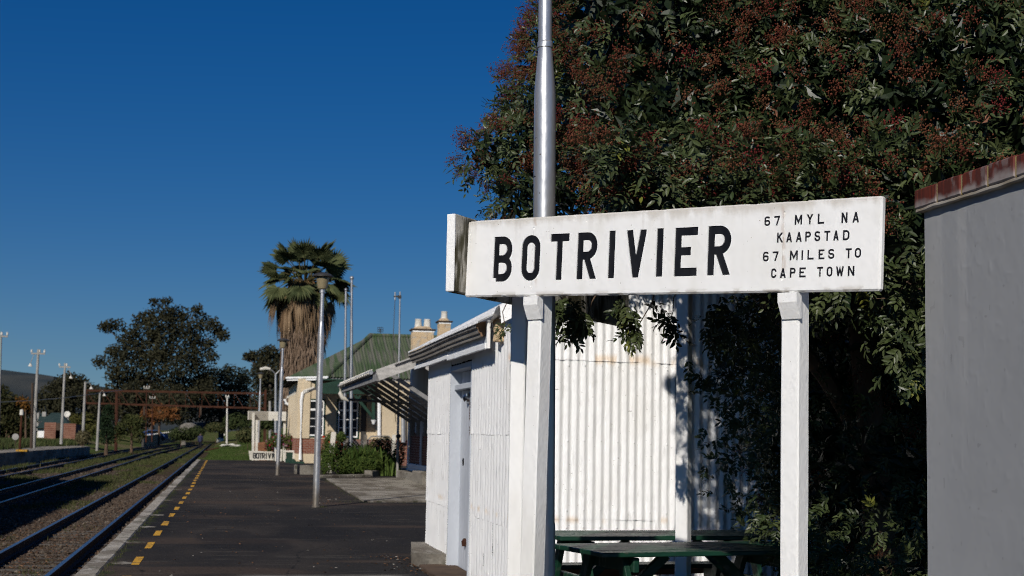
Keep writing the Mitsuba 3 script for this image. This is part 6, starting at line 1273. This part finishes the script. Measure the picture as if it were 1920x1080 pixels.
# walls, car and small things near the bend
dw = thing('dark_fence', 'dark wall with a row of white marks along its top beside the far track bend', 'fence'); a, b = at(268, 818, y=185), at(333, 801, y=225); g0 = -.7
add(dw + '__panel', bar(np.array([a[0], a[1], (a[2] + g0) / 2]), np.array([b[0], b[1], (b[2] + g0) / 2]), .25, a[2] - g0), 'dark_metal')
for j in range(15): p_ = a + (b - a) * (j + .5) / 15; p_ = np.array([p_[0], p_[1], 0]); p_[2] = (a[2] - g0) / 2 + ((a[2] + g0) / 2 + (b[2] - a[2]) / 2 * (j + .5) / 15); add(dw + '__marker', rbox(.22, .3, .14, .02).apply_translation(p_ + [0, 0, .07]), 'chalk_white')
dw2 = thing('blue_fence', 'long low blue grey wall with white marks below the far gum trees', 'fence'); a, b = at(357, 796, y=260), at(442, 791, y=275)
mat('fence_blue', (0.05, 0.07, 0.10), 0.8, 0.2)
add(dw2 + '__panel', bar((a + b) / 2 * 0 + [a[0], a[1], a[2] - .55], [b[0], b[1], b[2] - .55], .3, 1.5), 'fence_blue')
for j in range(22): p_ = a + (b - a) * (j + .5) / 22; add(dw2 + '__marker', rbox(.16, .3, .14, .02).apply_translation(p_ + [0, 0, .24]), 'chalk_white')
md = thing('earth_mound', 'pale earth mound with a dark shaded side near the track bend', 'mound'); c = at(355, 800, y=225)
m = trimesh.creation.icosphere(3, 1.0); m.apply_scale((1.6, 2.5, 1.3)); m.apply_translation(c + [0, 0, -.7]); scene[md] = PLY(rough(m, .25, .8, 6), 'concrete', smooth=True)
car = thing('parked_car', 'blue car parked behind the dark wall under the orange tree', 'car'); c = at(288, 812, y=205); cz = c[2] - 1.0
body = sg.Polygon([(-2.0, .3), (2.0, .3), (2.05, .75), (1.2, .92), (.7, 1.38), (-.9, 1.40), (-1.6, .95), (-2.05, .85)])
m = extr(body, 1.6); m.apply_transform(frame(c + [0, .8, -c[2] + cz], X, Z, -Y)); add(car + '__body', m, 'car_blue')
m = extr(sg.Polygon([(-.8, .95), (1.0, .95), (.6, 1.32), (-.75, 1.33)]), 1.62); m.apply_transform(frame(c + [0, .81, -c[2] + cz], X, Z, -Y)); add(car + '__window', m, 'window_glass')
for sx in (-1.2, 1.2): m = tube([(c[0] + sx, c[1] - .85, cz + .32), (c[0] + sx, c[1] + .85, cz + .32)], .32, 14); add(car + '__wheel', m, 'dark_metal', 40)
def rock(label, px, py, y, w, h, seed, m='chalk_white', name='white_stone', cat_='stone', d=None):
    k = thing(name, label, cat_); g = -.62 if px < 380 else -.2
    for _ in range(3): c = at(px, py + h / 2, z=g); g = -.62 if px < 380 else float(gz(c[0], c[1]))
    y = c[1]; c = at(px, py, y=y)
    W, H = w * y / FPX, h * y / FPX; b = rough(box(c[0] - W / 2, c[0] + W / 2, y, y + (d or W * .8), g - .1, max(g + .08, c[2] + H / 2), W * .06), W * .16, 2.2 / W, seed, W / 6); scene[k] = PLY(b, m, smooth=25)
rock('white painted stone pile beside the left tracks below the bush', 238, 816, 158, 11, 8, 1); rock('small white marker stone between the left and middle tracks', 287, 832, 150, 4, 10, 2); rock('white stones at the foot of the dark wall near the bend', 326, 822, 180, 11, 5, 3)
rock('pair of pale blocks between the middle and near tracks', 344, 831, 168, 8, 9, 4, 'concrete'); rock('white stones beside the foot of the lone white pole', 413, 825, 160, 12, 6, 5); rock('upper white stones on the bank left of the lone white pole', 417, 816, 185, 10, 5, 6)
rock('long flat pale slab lying on the grass beyond the platform', 433, 836, 132, 40, 4, 7, 'chalk_white', 'flat_slab', 'slab', .7)
pt_ = thing('point_rod', 'rusty rod lying across the grass from the near track', 'rod'); a, b = at(386, 828, y=150), at(410, 836, y=140); scene[pt_] = PLY(tube([a * [1, 1, 0] + [0, 0, gz(a[0], a[1]) + .15], b * [1, 1, 0] + [0, 0, gz(b[0], b[1]) + .15]], .06, 5), 'rust')

# the person walking away along the near track
per = thing('person', 'person in a dark blue top and black trousers walking away along the near track', 'person')
pc = at(375, 838, y=176); px_, py_, pz_ = pc[0], 176.0, -.62
J = dict(hip=(0, 0, .90), hl=(-.10, 0, .90), hr=(.10, 0, .90), kl=(-.11, .12, .50), kr=(.10, -.06, .49), al=(-.11, .10, .09), ar=(.10, -.28, .14), tl=(-.12, .28, .04), tr=(.10, -.14, .03), ch=(0, .03, 1.28), nk=(0, .04, 1.47), hd=(0, .07, 1.62), sl=(-.19, .03, 1.40), sr=(.19, .03, 1.40), el=(-.25, -.08, 1.13), er=(.25, .10, 1.13), wl=(-.24, .02, .88), wr=(.24, .26, .93), ha=(-.23, .05, .80), hb=(.23, .31, .86))
J = {k: np.array(v) + [px_, py_, pz_ + .02] for k, v in J.items()}
def bones(bs, ref=.05):
    tot = m3.Manifold()
    for a, ra, b, rb in bs:
        v = []
        for c, q_ in ((J[a], ra), (J[b], rb)): v.append(c + trimesh.creation.icosphere(2, q_).vertices)
        tot = tot + m3.Manifold.hull_points(np.vstack(v))
    m = man(tot.refine_to_length(ref)); m.merge_vertices(); trimesh.smoothing.filter_taubin(m, iterations=6); return m
add(per + '__body', bones([('hip', .14, 'ch', .16), ('ch', .16, 'nk', .07), ('nk', .06, 'hd', .085), ('hd', .10, 'hd', .105), ('hl', .09, 'kl', .06), ('kl', .06, 'al', .04), ('hr', .09, 'kr', .06), ('kr', .06, 'ar', .04), ('al', .045, 'tl', .035), ('ar', .045, 'tr', .035), ('sl', .06, 'el', .045), ('sr', .06, 'er', .045), ('ch', .13, 'sl', .06), ('ch', .13, 'sr', .06), ('el', .042, 'wl', .03), ('er', .042, 'wr', .03), ('wl', .032, 'ha', .028), ('wr', .032, 'hb', .028)]), 'skin', True)
add(per + '__top', bones([('hip', .165, 'ch', .185), ('ch', .185, 'nk', .085), ('sl', .085, 'el', .065), ('sr', .085, 'er', .065), ('ch', .16, 'sl', .085), ('ch', .16, 'sr', .085), ('el', .062, 'wl', .05), ('er', .062, 'wr', .05)]), 'shirt', True)
add(per + '__trousers', bones([('hl', .125, 'kl', .09), ('kl', .088, 'al', .07), ('hr', .125, 'kr', .09), ('kr', .088, 'ar', .07), ('hl', .13, 'hr', .13), ('al', .06, 'tl', .05), ('ar', .06, 'tr', .05)]), 'trousers', True)
hm = trimesh.creation.icosphere(2, .118); hm.apply_scale((.95, 1.05, 1.08)); hm = trimesh.intersections.slice_mesh_plane(hm, (0, .35, .9), (0, 0, -.01)); hm.apply_translation(J['hd'] + [0, -.01, .02]); add(per + '__hair', hm, 'dark_metal', True)

# goods shed on the opposite platform: it throws the long shadow over the tracks
gsd = thing('goods_shed', 'long goods shed on the opposite platform shading the left tracks', 'shed')
GE = -10.2; add(gsd + '__wall', box(-19, -13.2, 8, 47.5, OPZ, 6.4), 'brick_wall')
rf = extr(sg.Polygon([(GE, 6.3), (GE, 6.5), (-14.5, 8.6), (-20.5, 6.4), (-20.5, 6.2)]), 41); rf.apply_transform(frame((0, 48.5, 0), X, Z, -Y)); add(gsd + '__roof', rf, 'dark_roof')
add(gsd + '__door', box(-13.19, -13.12, 20, 23, OPZ, 3.2), 'green_paint'); add(gsd + '__door', box(-13.19, -13.12, 34, 37, OPZ, 3.2), 'green_paint')
for j in range(4): add(gsd + '__bracket', bar((-13.2, 12 + j * 10, 4.4), (GE - 1.0, 12 + j * 10, 6.3), .12, .16), 'shade_toned_timber')
